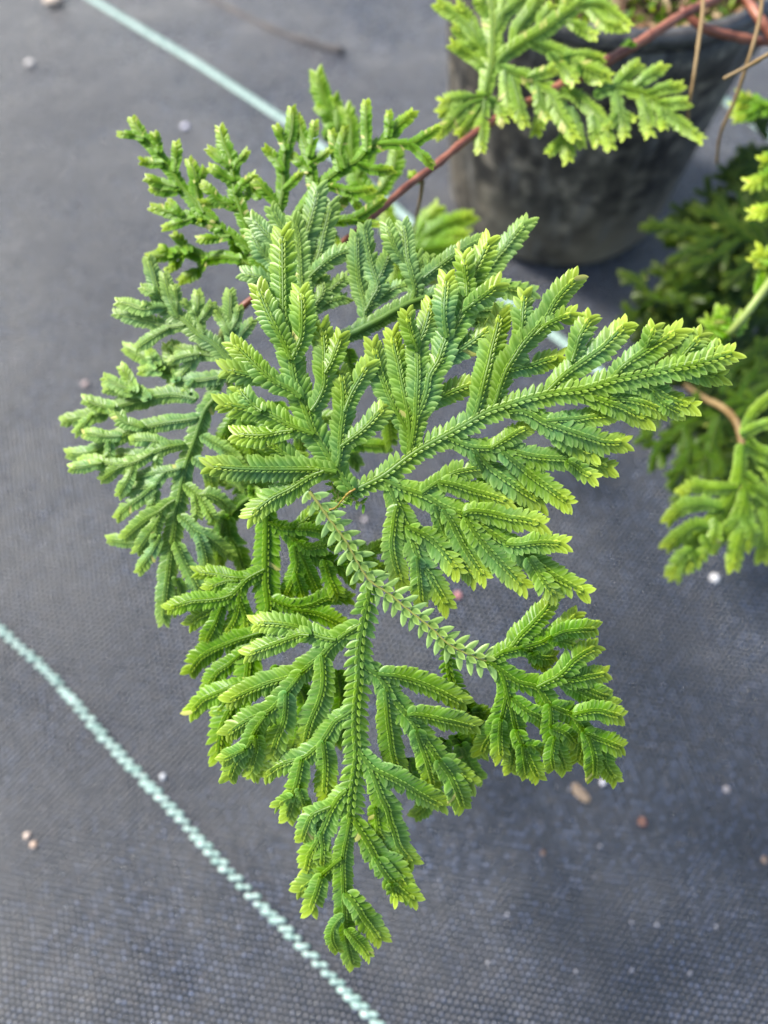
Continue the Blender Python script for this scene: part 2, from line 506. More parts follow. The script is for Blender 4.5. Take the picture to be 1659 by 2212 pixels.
def yarn_twisted(pts, half):
    """flat tape twisted into a row of lobes"""
    Q = catmull([at_z(x, y, 0)[:2] for x, y in pts], 400)
    L = np.r_[0, np.cumsum(np.linalg.norm(np.diff(Q, axis=0), axis=1))]
    V, Fc = [], []
    s = 0.0; k = 0
    while s < L[-1]:
        p = np.array([np.interp(s, L, Q[:, 0]), np.interp(s, L, Q[:, 1])])
        q = np.array([np.interp(s + .002, L, Q[:, 0]), np.interp(s + .002, L, Q[:, 1])])
        d = (q - p) / (np.linalg.norm(q - p) + 1e-9); sd = np.array([-d[1], d[0]])
        r = random.uniform(.8, 1.15)
        rot = d * math.cos(.5) + sd * math.sin(.5)
        if k % 2 == 0:
            c = p - sd * half * random.uniform(.25, .42)
            lobe(V, Fc, (*c, ground_h(*c) + half * .30), half * 1.15 * r, half * .66 * r, half * .40, rot)
        else:
            c = p + sd * half * random.uniform(.34, .52)
            lobe(V, Fc, (*c, ground_h(*c) + half * .26), half * .95 * r, half * .50 * r, half * .34, rot)
        s += half * random.uniform(.8, 1.35); k += 1
    return V, Fc

def yarn_flat(pts, half):
    Q = catmull([at_z(x, y, 0)[:2] for x, y in pts], 900)
    V, Fc = [], []
    for i in range(len(Q)):
        j = min(i + 1, len(Q) - 1); j0 = max(i - 1, 0)
        d = Q[j] - Q[j0]; d /= np.linalg.norm(d) + 1e-12; sd = np.array([-d[1], d[0]])
        rib = 0.5 + 0.5 * math.sin(i * 1.15)
        for k, (a, hz) in enumerate(((-1, 0), (-.8, .7), (0, 1), (.8, .7), (1, 0))):
            c = Q[i] + sd * half * a * (1 + .05 * rib)
            V.append((*c, ground_h(*c) + .0004 + hz * (.0011 + .0007 * rib)))
        if i:
            for k in range(4):
                b = (i - 1) * 5 + k
                Fc.append((b, b + 1, b + 6, b + 5))
    return V, Fc
V, Fc = yarn_twisted([(-180, 1175), (-60, 1292), (0, 1357), (103, 1452), (180, 1540), (255, 1625), (370, 1745), (500, 1888), (655, 2045), (740, 2135), (830, 2225), (960, 2370)], .0024)
y1 = mesh_obj('marker_yarn', V, Fc, M_TEAL, ground); y1['label'] = 'teal marker yarn twisted into beads across the lower left'
V, Fc = yarn_flat([(90, -70), (200, 0), (310, 68), (430, 140), (545, 214), (650, 285), (760, 374), (870, 468), (1020, 595), (1120, 670), (1215, 742), (1330, 836)], .0029)
y2 = mesh_obj('marker_yarn', V, Fc, M_TEAL, ground); y2['label'] = 'flat ribbed teal marker yarn passing under the fern'
V, Fc = yarn_flat([(1480, 150), (1600, 246), (1680, 312), (1900, 500)], .0036)
y3 = mesh_obj('marker_yarn', V, Fc, M_TEAL, ground); y3['label'] = 'short stretch of teal yarn right of the pot'

# ------------------------------------------------------------------ the potted plant
plant = empty('potted_spikemoss', (.12, .428, 0))
ABS[plant.name] = np.array([.12, .428, 0])
tag(plant, 'feathery green spikemoss spreading out of a dirty black nursery pot', 'potted plant')

def lathe(prof, cx, cy, n=96, wob=0.0):
    V, Fc = [], []
    for r, z in prof:
        for k in range(n):
            a = 2 * math.pi * k / n
            rr = r * (1 + wob * math.sin(a * 2 + 1) + wob * .5 * math.sin(a * 3 + z * 30))
            V.append((cx + rr * math.cos(a), cy + rr * math.sin(a), z))
    for i in range(len(prof) - 1):
        for k in range(n):
            k2 = (k + 1) % n
            Fc.append((i * n + k, i * n + k2, (i + 1) * n + k2, (i + 1) * n + k))
    return V, Fc
M_POT = noisy('dirty_black_plastic', (0.022, 0.022, 0.021), (0.055, 0.053, 0.046), 38, 0.42, 0.5, .0015, .5, 6, .38, .68, (0.21, 0.19, 0.14), 26, .56, .74)
def pot_material():
    g = N('dirty_black_plastic')
    tc = g.n('ShaderNodeTexCoord')
    sep = g.n('ShaderNodeSeparateXYZ', {'Vector': tc.outputs['Object']})
    n1 = g.n('ShaderNodeTexNoise', {'Vector': tc.outputs['Object'], 'Scale': 85.0, 'Detail': 5.0, 'Roughness': .6})
    n2 = g.n('ShaderNodeTexNoise', {'Vector': tc.outputs['Object'], 'Scale': 17.0, 'Detail': 5.0})
    st = g.n('ShaderNodeMapping', {'Vector': tc.outputs['Object'], 'Scale': (1, 1, .18)})
    n3 = g.n('ShaderNodeTexNoise', {'Vector': st.outputs[0], 'Scale': 130.0, 'Detail': 4.0})
    c = g.ramp(n1.outputs[0], [(.40, (.026, .023, .019)), (.55, (.075, .066, .050)), (.66, (.27, .235, .175))])
    low = g.n('ShaderNodeMapRange', {'Value': sep.outputs[2], 'From Min': .055, 'From Max': .0, 'To Min': 0.0, 'To Max': 1.0}).outputs[0]
    soil = g.math('MULTIPLY', low, g.ramp(n2.outputs[0], [(.35, (0, 0, 0)), (.6, (1, 1, 1))]))
    c = g.mix(soil, c, (.34, .28, .19, 1))
    alg = g.ramp(n2.outputs[0], [(.5, (0, 0, 0)), (.72, (.75, .75, .75))])
    alg = g.math('MULTIPLY', alg, g.ramp(n1.outputs[0], [(.4, (0, 0, 0)), (.6, (1, 1, 1))]))
    c = g.mix(alg, c, (.20, .18, .13, 1))
    dr = g.ramp(n3.outputs[0], [(.54, (0, 0, 0)), (.68, (.7, .7, .7))])
    c = g.mix(dr, c, (.20, .19, .165, 1))
    b = g.n('ShaderNodeBump', {'Height': n1.outputs[0], 'Strength': .5, 'Distance': .0012})
    return g.surf(principled(g, c, .46, b.outputs[0], .5))
M_POT = pot_material()
PX, PY = .118, .428
prof = [(.066, .0), (.070, .002), (.0722, .006), (.0732, .012), (.0738, .020), (.0745, .022)]
for k in range(1, 12):
    z = .022 + (.131 - .022) * k / 11
    prof.append((.0745 + (.0840 - .0745) * k / 11, z))
prof += [(.0868, .1320), (.0880, .1345), (.0885, .158), (.0868, .1585), (.0850, .158), (.0835, .14), (.082, .13)]
V, Fc = lathe(prof, PX, PY, 96, .004)
pot = mesh_obj('pot', V, Fc, M_POT, plant)
pot['label'] = 'black plastic nursery pot stained with soil'
V, Fc = lathe([(.0870, .1600), (.0905, .1605), (.0925, .163), (.0930, .1665), (.0915, .1695), (.0885, .1700), (.0860, .1688), (.0845, .166), (.0835, .150)], PX, PY, 96, .006)
M_RIM = noisy('worn_rim_plastic', (.045, .045, .047), (.14, .135, .13), 120, .24, .4, .0008, .6, 5, .35, .7, (.20, .18, .15), 60, .58, .72)
mesh_obj('rim', V, Fc, M_RIM, pot)
M_SOIL = noisy('peaty_soil', (.035, .022, .014), (.12, .085, .05), 160, .9, 1.0, .006, .2, 6)
V = []; Fc = []
nr_, na = 14, 60
for i in range(nr_):
    r = .084 * i / (nr_ - 1)
    for k in range(na):
        a = 2 * math.pi * k / na
        z = .150 + .006 * math.sin(a * 5 + i) * (i / nr_) + random.uniform(-.002, .002) - .004 * (i / nr_) ** 3
        V.append((PX + r * math.cos(a), PY + r * math.sin(a), z))
for i in range(nr_ - 1):
    for k in range(na):
        k2 = (k + 1) % na
        Fc.append((i * na + k, i * na + k2, (i + 1) * na + k2, (i + 1) * na + k))
mesh_obj('soil', V, Fc, M_SOIL, plant)

# moss tufts and litter inside the pot
def litter(n, mat, name, cols, zlo, zhi, size):
    V, Fc, A = [], [], []
    for _ in range(n):
        r = .080 * math.sqrt(random.random()); a = random.uniform(0, 6.28)
        c = np.array([PX + r * math.cos(a), PY + r * math.sin(a), random.uniform(zlo, zhi)])
        d = RNG.normal(size=3); d /= np.linalg.norm(d); d[2] = abs(d[2])
        e = np.cross(d, RNG.normal(size=3)); e /= np.linalg.norm(e)
        L_ = random.uniform(*size); b = len(V)
        for p in (c - e * L_ * .12, c + e * L_ * .12, c + d * L_ * .6 + e * L_ * .2, c + d * L_, c + d * L_ * .6 - e * L_ * .2): V.append(p)
        Fc.append((b, b + 1, b + 2, b + 3, b + 4))
        tn = random.random(); A += [[random.choice(cols), tn, .3, random.random()]] * 5
    return mesh_obj(name, V, Fc, mat, plant, A, smooth=False)
mo = litter(1800, M_LEAF, 'moss', (0., .2, .6), .151, .164, (.003, .008)); mo['kind'] = 'stuff'
M_LIT = noisy('dry_leaf_litter', (.20, .10, .05), (.45, .34, .20), 90, .7)
li = litter(700, M_LIT, 'leaf_litter', (0.,), .153, .166, (.004, .012)); li['kind'] = 'stuff'

# red main stem with its pale lower run
stem_px(plant, 'stem', [(1640, -60, .345), (1560, -10, .332), (1475, 32, .318), (1380, 92, .305), (1270, 155, .298), (1170, 207, .291), (1080, 252, .286), (1000, 308, .280), (940, 358, .275), (880, 402, .268), (820, 455, .262), (745, 520, .258), (640, 590, .256), (545, 645, .254), (500, 690, .254)],
        [26, 23, 21, 21, 23, 26, 21, 19, 18, 17, 16, 15, 15, 15, 15, 15], M_STEM_RED, 10, .08)
o = stem_px(plant, 'stem', [(505, 684, .2541), (484, 712, .254), (476, 745, .255), (484, 790, .258), (510, 870, .262), (550, 950, .26), (600, 1010, .245), (645, 1048, .226), (672, 1066, .219)],
        [18, 17, 15, 13, 12, 12, 11, 10, 9], M_STEM_GREEN, 10, .05)
o['label'] = 'pale green lower run of the stem behind the leaves'
for pts, wd in (([(1470, 20, .33), (1520, 60, .33), (1600, 82, .335), (1700, 96, .34)], [16, 18, 18, 18]),
                ([(1690, 110, .33), (1640, 40, .33), (1595, -30, .34)], [20, 20, 18])):
    stem_px(plant, 'stem', pts, wd, M_STEM_RED, 8, .06)
# hanging aerial roots
for pts, wd in (([(1516, -30, .31), (1518, 20, .30), (1508, 100, .295), (1498, 170, .295), (1488, 235, .30), (1484, 290, .31)], [8, 10, 8, 8, 6]),
                ([(1648, -20, .30), (1640, 45, .29), (1620, 120, .29), (1588, 215, .30), (1556, 290, .31), (1548, 352, .32)], [10, 9, 9, 8, 6]),
                ([(1700, 92, .27), (1655, 120, .27), (1620, 141, .275), (1562, 171, .28)], [9, 10, 9]),
                ([(913, 392, .272), (908, 430, .285), (900, 465, .31), (890, 520, .34)], [10, 8, 6, 6])):
    stem_px(plant, 'aerial_root', pts, wd, M_ROOT, 6, .05)

# ------------------------------------------------------------------ fronds of the potted plant
# every line is the centre line of one leafy shoot
frond(plant, 'frond', (.2125, .004, .004, 700, 900), 22.5, '''
762,1060 745,1040 727,1012 700,968 678,934 662,890 650,858 636,820 630,780 621,735 613,680 611,600 610,512 | w=1.12
b
629,778 640,755 651,725 653,680 651,636 | w=1.05 r=.1
628,776 618,750 606,728 588,695 572,660 560,628 | w=1.0
b
650,860 628,842 603,830 580,815 553,790 532,768 508,745 | w=.98
606,832 575,818 545,812 520,806 494,800 | w=.95 z=1
b
672,888 686,868 700,835 702,800 702,760 698,711 | w=.98
702,806 714,785 724,760 733,734 | w=.92
b
678,938 655,930 629,921 596,902 563,888 530,882 486,873 | w=1.0
566,889 548,876 531,858 516,841 | w=.9
634,930 605,933 570,940 540,940 515,937 | w=.95 z=1.5
b
727,1020 700,1016 672,1014 620,1014 566,1014 510,1012 463,1008 | w=1.08
690,1016 668,1010 645,1003 620,986 596,968 575,958 552,952 | w=.95 z=.8
700,1018 677,1026 650,1042 624,1058 585,1078 545,1110 | w=1.02 z=1
b
728,1008 734,985 735,960 738,925 743,888 742,850 738,811 | w=.95
744,890 752,868 762,845 778,818 792,794 | w=.98
736,965 756,950 783,930 805,908 828,882 | w=.98
''', tone=.25, young=.6, droop=.0012, label='upright pale green frond fanning up and left from the centre')

frond(plant, 'frond', (.2135, -.010, .004, 1000, 900), 21.5, '''
762,1062 790,1048 828,1028 865,1000 900,975 932,957 966,939 1010,915 1049,892 1090,877 1132,864 1198,849 1250,843 1285,834 1319,823 1360,814 1420,803 1453,796 1490,790 1524,781 1555,771 1580,763 | w=.98 sp=.4 st=.22 d=0
b
1319,823 1331,808 1345,792 1370,774 1405,751 1432,735 1457,719 | w=1.1
1392,760 1402,735 1414,711 | w=.95
b
1453,797 1465,783 1479,766 1495,747 1510,731 | w=1.1
1500,789 1524,770 1552,752 | w=1.0
1453,800 1480,801 1510,806 1548,811 | w=1.0 z=1
b
1182,846 1206,822 1225,805 1250,787 1275,770 1301,751 1325,728 1346,707 | w=1.12
1235,782 1243,757 1250,733 1262,710 1274,691 | w=1.0
b
1062,888 1072,862 1080,835 1093,801 1112,770 1130,743 1155,715 1181,685 1197,656 1215,632 1241,606 | w=1.08
1128,746 1126,725 1128,704 1130,670 1133,640 | w=1.0
1158,722 1172,708 1188,698 1210,688 1232,680 | w=.95 z=1
1101,800 1122,795 1149,789 1175,780 1202,772 | w=1.0 z=2
b
1020,912 1030,885 1038,855 1048,815 1056,785 1062,756 1072,718 1080,683 | w=1.12
b
884,988 886,965 890,935 898,905 913,872 922,845 927,815 936,797 948,778 958,748 969,725 986,700 1003,669 1012,635 1019,603 1036,565 1054,526 | w=1.12
1009,640 1008,615 1005,590 1003,561 | w=1.0
966,730 961,695 960,660 964,608 | w=1.08
1000,672 1024,655 1046,640 1070,621 | w=1.05
950,782 980,765 1015,742 1056,711 | w=1.05 z=3
915,880 945,862 985,843 1023,830 | w=1.0 z=2
b
884,985 884,955 884,916 877,870 868,825 860,783 853,755 850,729 | w=1.0
878,928 865,905 852,880 838,850 824,812 815,780 809,753 | w=1.0
b
886,980 892,945 898,905 900,860 903,809 902,775 903,746 916,715 924,688 930,661 | w=1.0
903,758 895,740 888,720 884,702 882,684 | w=.9
b
1099,889 1125,888 1150,897 1171,909 1205,922 1240,935 1280,948 1303,955 1340,957 | w=1.05
1178,910 1212,907 1247,905 1280,900 1311,898 | w=.9
1158,902 1185,920 1214,941 1245,962 1278,978 | w=1.08 z=1
b
1242,848 1270,853 1295,863 1320,872 1342,879 1368,892 1394,903 | w=1.05
1300,866 1330,862 1365,865 1395,872 1421,883 | w=1.0 z=1
b
1319,826 1350,826 1390,831 1412,842 1435,856 1462,867 1489,875 | w=1.08
1412,848 1430,868 1448,880 1468,890 | w=.8 z=1
b
966,945 990,955 1016,965 1050,968 1082,968 1115,977 1148,985 1190,990 1231,992 1275,1000 1311,1008 | w=1.0
1225,996 1245,1008 1258,1019 1275,1028 | w=.85
1060,968 1080,956 1102,943 1118,933 1134,925 | w=.9
1085,975 1105,992 1125,1008 1145,1025 1165,1040 1195,1062 1222,1082 | w=1.05 z=1
1022,970 1040,990 1059,1011 1080,1027 1105,1044 1135,1065 1162,1081 | w=1.08 z=1.5
1028,985 1045,1020 1065,1050 1092,1075 1125,1099 | w=.95 z=3.5
b
828,1036 848,1045 867,1054 910,1068 933,1080 956,1094 981,1104 1006,1114 1028,1128 1049,1144 1075,1162 1099,1177 1130,1196 1158,1216 1200,1246 1232,1264 1259,1278 | w=1.1
1142,1206 1158,1230 1172,1252 1184,1270 1196,1284 | w=.95 z=1
1092,1176 1120,1178 1148,1174 1178,1172 1209,1174 | w=.98
1000,1110 1020,1104 1050,1107 1075,1112 1099,1118 1130,1122 1163,1131 | w=1.05
910,1066 930,1052 953,1038 972,1026 993,1018 1020,1013 1049,1011 | w=.9
950,1041 975,1046 1002,1054 1026,1062 1058,1070 1092,1082 | w=1.02 z=1
b
1006,1119 1020,1142 1034,1162 1050,1182 1066,1200 1095,1230 1126,1262 | w=1.05 z=1
940,1092 950,1118 962,1150 975,1178 996,1210 1018,1243 | w=1.0 z=2
958,1102 975,1128 988,1155 1006,1187 1024,1215 1042,1241 | w=.95 z=1.5
b
834,1042 845,1060 854,1081 860,1095 864,1107 872,1125 884,1145 893,1172 902,1200 912,1221 926,1240 945,1272 963,1303 | w=1.05
858,1092 853,1112 851,1130 848,1155 847,1180 853,1215 864,1254 | w=.98
902,1205 904,1230 907,1262 910,1297 | w=.85 z=1
880,1138 905,1150 926,1162 942,1176 962,1198 984,1227 | w=1.05
''', tone=.15, young=.8, droop=.0012, label='large frond spreading wide to the right with yellow-green tips')

# pale running stem with well spaced leaves
frond(plant, 'runner', (.2145, .012, .022, 1080, 1450), 19, '''
668,1062 686,1085 704,1111 725,1139 746,1167 762,1196 778,1225 797,1252 818,1268 839,1281 866,1304 886,1320 906,1336 936,1360 966,1389 1000,1408 1038,1424 1060,1430 | w=1.36 sp=1 st=.10 tip=0 d=0
''', tone=-.4, young=.5, droop=.0, roof=18, basetip=.12, label='pale running stem with small well spaced leaves in pairs')

# lower right frond at its end
frond(plant, 'frond', (.2145, .012, .022, 1080, 1450), 19.3, '''
1050,1427 1060,1430 1081,1447 1118,1472 1160,1485 1187,1522 1212,1534 1237,1545 1264,1583 1284,1598 1301,1614 1306,1648 1327,1682 | w=1.1 d=.5
b
1060,1424 1080,1412 1102,1400 1113,1387 1123,1374 1138,1360 1152,1345 1175,1320 1192,1296 | w=1.08
1090,1408 1125,1400 1163,1390 1182,1381 1200,1370 1222,1350 1242,1330 | w=1.0 z=1
1192,1376 1215,1366 1237,1362 1262,1360 1283,1360 | w=1.05 z=1
1190,1380 1215,1385 1241,1392 | w=.8 z=2
1128,1402 1142,1406 1158,1416 1176,1420 1194,1420 | w=.9 z=2
1150,1412 1160,1428 1175,1441 | w=.8 z=3
b
1160,1484 1182,1472 1200,1464 1220,1448 1237,1429 1260,1412 1283,1400 | w=1.1
1196,1466 1216,1466 1237,1468 1270,1462 1304,1456 | w=1.0 z=1
1220,1468 1245,1476 1277,1492 1295,1500 1312,1504 | w=1.0 z=2
1215,1472 1245,1490 1285,1508 1325,1523 | w=1.0 z=3
b
1237,1544 1262,1538 1290,1535 1312,1540 1336,1547 | w=1.1
1262,1582 1282,1592 1310,1602 1339,1614 | w=1.05 z=1
1270,1588 1278,1612 1284,1640 1284,1674 | w=1.05 z=2
b
1190,1524 1215,1535 1236,1548 1250,1570 1254,1600 1248,1640 | w=1.0 z=2
1187,1524 1190,1545 1190,1566 1194,1582 1200,1598 1208,1628 1220,1660 | w=1.05 z=1
1198,1594 1194,1615 1192,1635 1195,1658 | w=.85 z=1
1192,1572 1210,1578 1226,1588 1240,1605 | w=.9 z=1
b
1081,1450 1088,1466 1092,1482 1093,1498 1092,1514 1088,1532 1084,1548 1073,1568 1060,1588 1048,1606 1041,1623 | w=1.12
1082,1556 1080,1580 1080,1605 1082,1631 | w=1.0 z=1
b
1093,1484 1098,1506 1105,1530 1110,1555 1115,1580 1110,1620 1104,1660 | w=1.05 z=2
1115,1578 1126,1604 1139,1630 1150,1655 1160,1676 | w=1.05 z=2
1128,1610 1132,1640 1137,1672 | w=.85 z=3
1136,1612 1152,1612 1168,1622 | w=.8 z=2
1105,1508 1122,1522 1139,1536 1162,1548 1184,1566 | w=1.05 z=1
''', tone=.75, young=.75, droop=.004, label='bushy deep green frond at the lower right')

# small side shoot hanging from the pale stem and the dark spray under it
frond(plant, 'frond', (.219, .0, .03, 980, 1450), 18, '''
966,1391 968,1415 970,1435 973,1455 980,1478 990,1500 1000,1520 1012,1540 | w=.95 sp=.8 tip=0 st=.16 d=2
b
1000,1515 1016,1540 1030,1565 1028,1590 1022,1612 | w=1.1 z=9
1016,1540 1035,1541 1058,1547 | w=1.0 z=9
b
985,1590 1005,1612 1022,1622 1043,1628 | w=1.1 z=11
995,1610 1008,1640 1020,1662 1036,1680 | w=1.05 z=12
960,1600 950,1650 935,1700 915,1745 900,1760 | w=1.1 z=12
880,1640 890,1680 905,1715 | w=1.1 z=13
''', tone=.8, young=.35, droop=.004)

# bottom centre frond
frond(plant, 'frond', (.2135, .0, .020, 770, 1500), 20.6, '''
797,1262 797,1290 790,1320 781,1366 778,1390 776,1412 775,1440 775,1470 770,1515 768,1560 770,1600 771,1630 765,1680 760,1720 757,1770 | w=1.12 sp=.55 tip=0 st=.16 d=0
757,1765 750,1805 743,1840 741,1875 742,1909 743,1945 745,1980 747,2010 752,2045 762,2082 | w=.92
b
778,1350 752,1365 728,1383 712,1397 696,1416 673,1434 649,1454 615,1466 582,1475 540,1492 498,1512 | w=1.12
726,1382 700,1378 675,1369 648,1357 622,1351 590,1347 559,1346 | w=1.08
668,1373 650,1371 630,1377 609,1385 575,1398 540,1411 | w=1.0 z=1
b
696,1418 698,1442 699,1465 696,1492 688,1520 677,1545 666,1575 658,1607 | w=1.15
b
651,1454 636,1475 619,1496 604,1514 587,1532 566,1543 545,1551 520,1565 494,1583 | w=1.05 z=1
619,1498 618,1528 614,1558 600,1592 587,1628 | w=1.1 z=1
574,1546 562,1562 550,1582 540,1608 527,1622 516,1636 505,1655 496,1678 | w=1.0 z=2
530,1618 510,1628 486,1640 | w=.85 z=2
553,1590 554,1616 548,1640 541,1663 | w=.95 z=2.5
b
776,1420 785,1435 800,1447 815,1457 826,1470 836,1484 844,1500 852,1513 868,1532 883,1548 900,1572 915,1596 932,1618 947,1640 965,1652 985,1668 1016,1692 | w=1.12 d=.6
816,1456 835,1458 854,1460 888,1468 920,1480 960,1498 996,1518 | w=1.08
880,1546 895,1543 920,1546 960,1555 990,1562 1022,1570 | w=1.05
832,1492 834,1508 836,1530 838,1553 842,1582 846,1611 852,1640 862,1674 | w=1.12
900,1580 909,1608 920,1638 928,1665 935,1694 | w=1.0 z=1
950,1644 962,1660 973,1676 986,1705 998,1740 | w=1.15 z=1
b
766,1530 745,1545 725,1558 709,1582 693,1606 678,1620 664,1632 645,1641 624,1646 600,1656 576,1673 | w=1.05
699,1604 702,1626 704,1651 703,1680 701,1712 | w=1.1 z=1
652,1642 648,1664 643,1687 632,1725 621,1763 | w=1.1 z=1
646,1706 652,1724 659,1742 | w=.75 z=1
632,1722 618,1728 604,1738 | w=.7 z=1
b
773,1622 790,1642 806,1659 825,1670 841,1677 866,1690 889,1704 920,1722 953,1740 | w=1.1
800,1660 809,1680 815,1697 824,1720 836,1745 843,1772 852,1796 860,1824 872,1842 886,1860 | w=1.15 z=.5
811,1745 814,1770 818,1796 830,1815 | w=1.0 z=2
b
766,1772 777,1792 790,1812 801,1830 811,1849 825,1860 839,1868 850,1880 860,1893 876,1917 | w=1.2
812,1855 824,1875 836,1893 848,1906 858,1915 874,1928 891,1943 | w=1.1 z=1
846,1912 850,1925 855,1938 | w=.8 z=1
b
750,1706 734,1720 722,1738 712,1755 703,1778 695,1796 689,1812 679,1830 670,1846 661,1880 | w=1.1
715,1742 700,1748 684,1755 672,1764 662,1785 653,1812 | w=.95
694,1800 697,1830 696,1868 | w=.9 z=1
b
740,1852 720,1868 700,1886 690,1893 680,1900 665,1910 649,1922 | w=1.05
694,1894 689,1912 684,1928 678,1944 672,1962 | w=1.1
b
746,1930 757,1940 766,1952 776,1965 785,1980 800,2000 817,2025 | w=1.15
742,1978 729,1990 719,2008 718,2030 728,2052 | w=.66 z=.5
748,2008 762,2022 775,2036 785,2048 794,2062 | w=.66 z=.5
''', tone=.40, young=.6, droop=.0025, label='bottom frond hanging straight down with a central rachis', )

# frond behind, lower left; its shade is put into the leaf tone
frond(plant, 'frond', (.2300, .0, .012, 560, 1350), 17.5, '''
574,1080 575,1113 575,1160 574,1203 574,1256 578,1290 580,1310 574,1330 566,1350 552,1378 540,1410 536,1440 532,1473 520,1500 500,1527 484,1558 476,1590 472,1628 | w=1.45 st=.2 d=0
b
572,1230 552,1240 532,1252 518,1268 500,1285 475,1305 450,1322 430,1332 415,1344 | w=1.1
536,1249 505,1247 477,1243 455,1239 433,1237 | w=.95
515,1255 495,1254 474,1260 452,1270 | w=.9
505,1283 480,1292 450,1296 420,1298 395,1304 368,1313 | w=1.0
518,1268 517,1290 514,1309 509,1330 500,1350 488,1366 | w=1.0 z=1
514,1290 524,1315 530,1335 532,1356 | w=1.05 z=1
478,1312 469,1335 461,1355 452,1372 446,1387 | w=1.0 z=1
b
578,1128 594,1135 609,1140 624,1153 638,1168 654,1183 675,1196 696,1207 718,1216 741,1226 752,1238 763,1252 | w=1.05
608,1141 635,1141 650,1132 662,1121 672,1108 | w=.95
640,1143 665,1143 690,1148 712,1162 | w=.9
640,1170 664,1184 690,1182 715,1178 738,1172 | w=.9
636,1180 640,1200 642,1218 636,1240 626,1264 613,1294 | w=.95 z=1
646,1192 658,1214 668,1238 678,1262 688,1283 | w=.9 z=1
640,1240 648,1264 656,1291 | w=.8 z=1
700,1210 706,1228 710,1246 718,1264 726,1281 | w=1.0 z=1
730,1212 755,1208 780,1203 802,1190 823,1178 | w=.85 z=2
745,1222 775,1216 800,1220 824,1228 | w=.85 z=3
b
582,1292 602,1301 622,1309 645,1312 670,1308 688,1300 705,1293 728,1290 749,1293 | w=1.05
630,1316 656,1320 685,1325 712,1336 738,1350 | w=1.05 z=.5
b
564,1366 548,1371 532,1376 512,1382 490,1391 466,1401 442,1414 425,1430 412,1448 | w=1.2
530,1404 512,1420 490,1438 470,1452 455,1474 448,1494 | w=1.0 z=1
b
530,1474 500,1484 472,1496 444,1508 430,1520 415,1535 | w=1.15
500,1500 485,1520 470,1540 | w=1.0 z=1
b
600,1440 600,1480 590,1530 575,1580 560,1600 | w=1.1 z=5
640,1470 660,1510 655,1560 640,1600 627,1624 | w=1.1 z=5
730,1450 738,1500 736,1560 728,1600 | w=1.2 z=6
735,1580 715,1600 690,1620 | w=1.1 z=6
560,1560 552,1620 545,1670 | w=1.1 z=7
''', tone=1.05, young=.40, droop=.003, label='frond behind the bottom frond, its shade put into a darker leaf tone')

# left frond
frond(plant, 'frond', (.241, -.012, -.010, 380, 1050), 14, '''
474,850 446,882 433,912 426,935 418,958 408,985 399,1012 393,1040 388,1068 384,1090 379,1112 376,1133 373,1155 369,1182 365,1215 361,1248 356,1290 353,1334 | w=1.25 st=.22 d=.3
b
379,1172 390,1196 402,1222 418,1252 434,1287 | w=1.25
386,1112 405,1130 422,1148 445,1160 468,1176 492,1196 | w=1.1
426,1152 434,1170 440,1192 444,1214 446,1234 | w=1.1
b
396,1046 412,1058 428,1070 452,1070 474,1080 494,1098 | w=1.05
428,1072 440,1088 449,1104 460,1120 | w=1.0
420,1066 424,1088 426,1112 | w=.95 z=1
415,988 430,998 444,1010 452,1030 457,1052 | w=1.05 z=1
434,940 458,954 478,966 494,985 508,1012 524,1048 | w=1.0 z=1
478,968 500,980 515,1000 530,1030 | w=.9 z=2
b
427,903 400,908 374,911 355,914 335,918 315,923 295,928 268,938 242,949 220,962 197,977 172,981 150,980 | w=1.1
262,942 240,942 216,940 200,938 184,936 | w=.95
310,924 290,917 269,911 256,898 245,883 | w=1.0
236,954 236,970 233,992 | w=.95 z=1
b
398,960 380,963 361,966 343,972 324,979 306,985 282,985 258,981 | w=1.05
366,964 348,956 327,951 306,949 285,949 | w=1.0
330,978 312,988 295,997 276,1002 258,1005 228,1000 200,996 176,996 | w=1.05
270,1004 255,1012 240,1022 221,1034 | w=.95 z=1
220,1000 200,1004 180,1008 157,1010 | w=.9 z=1
344,980 340,995 335,1011 | w=.85 z=1
288,1002 282,1020 275,1038 266,1052 257,1067 | w=.95 z=1
b
390,1012 375,1015 359,1018 340,1021 322,1024 300,1030 282,1038 | w=1.0
356,1022 345,1034 335,1046 316,1052 297,1055 275,1059 | w=1.0
340,1046 322,1058 308,1070 290,1083 274,1095 254,1114 | w=1.05 z=.5
336,1050 334,1066 331,1082 326,1104 | w=.95 z=1
b
378,1080 362,1090 348,1102 332,1112 316,1121 295,1138 271,1159 | w=1.12
350,1103 342,1122 334,1138 318,1160 300,1186 | w=1.1 z=.5
338,1136 336,1160 334,1190 | w=.9 z=1
345,1160 336,1178 326,1194 313,1212 300,1231 | w=1.0 z=3
335,1160 315,1168 290,1171 262,1169 237,1166 | w=.95 z=6
380,1250 388,1270 380,1300 372,1320 | w=1.0 z=7
b
425,862 400,856 374,852 340,856 308,864 282,870 258,877 230,886 205,896 170,904 139,909 | w=1.15 z=4
250,880 230,878 208,872 187,864 | w=1.0 z=4
320,862 306,848 286,842 269,837 248,827 229,816 | w=1.0 z=4
292,848 280,825 263,796 | w=.95 z=4
285,846 258,842 229,838 | w=.95 z=5
200,898 185,912 166,930 | w=.95 z=5
b
412,850 396,835 377,820 356,802 335,785 316,774 295,764 274,753 | w=1.1 z=5
340,790 330,774 322,759 | w=.9 z=5
350,800 330,798 306,799 | w=.95 z=5
380,822 372,796 366,772 361,750 | w=1.0 z=5
''', tone=-.12, young=.45, droop=.004, dens=1.0, brown=.01, taper=.42, label='arching bluish-green frond on the far left')

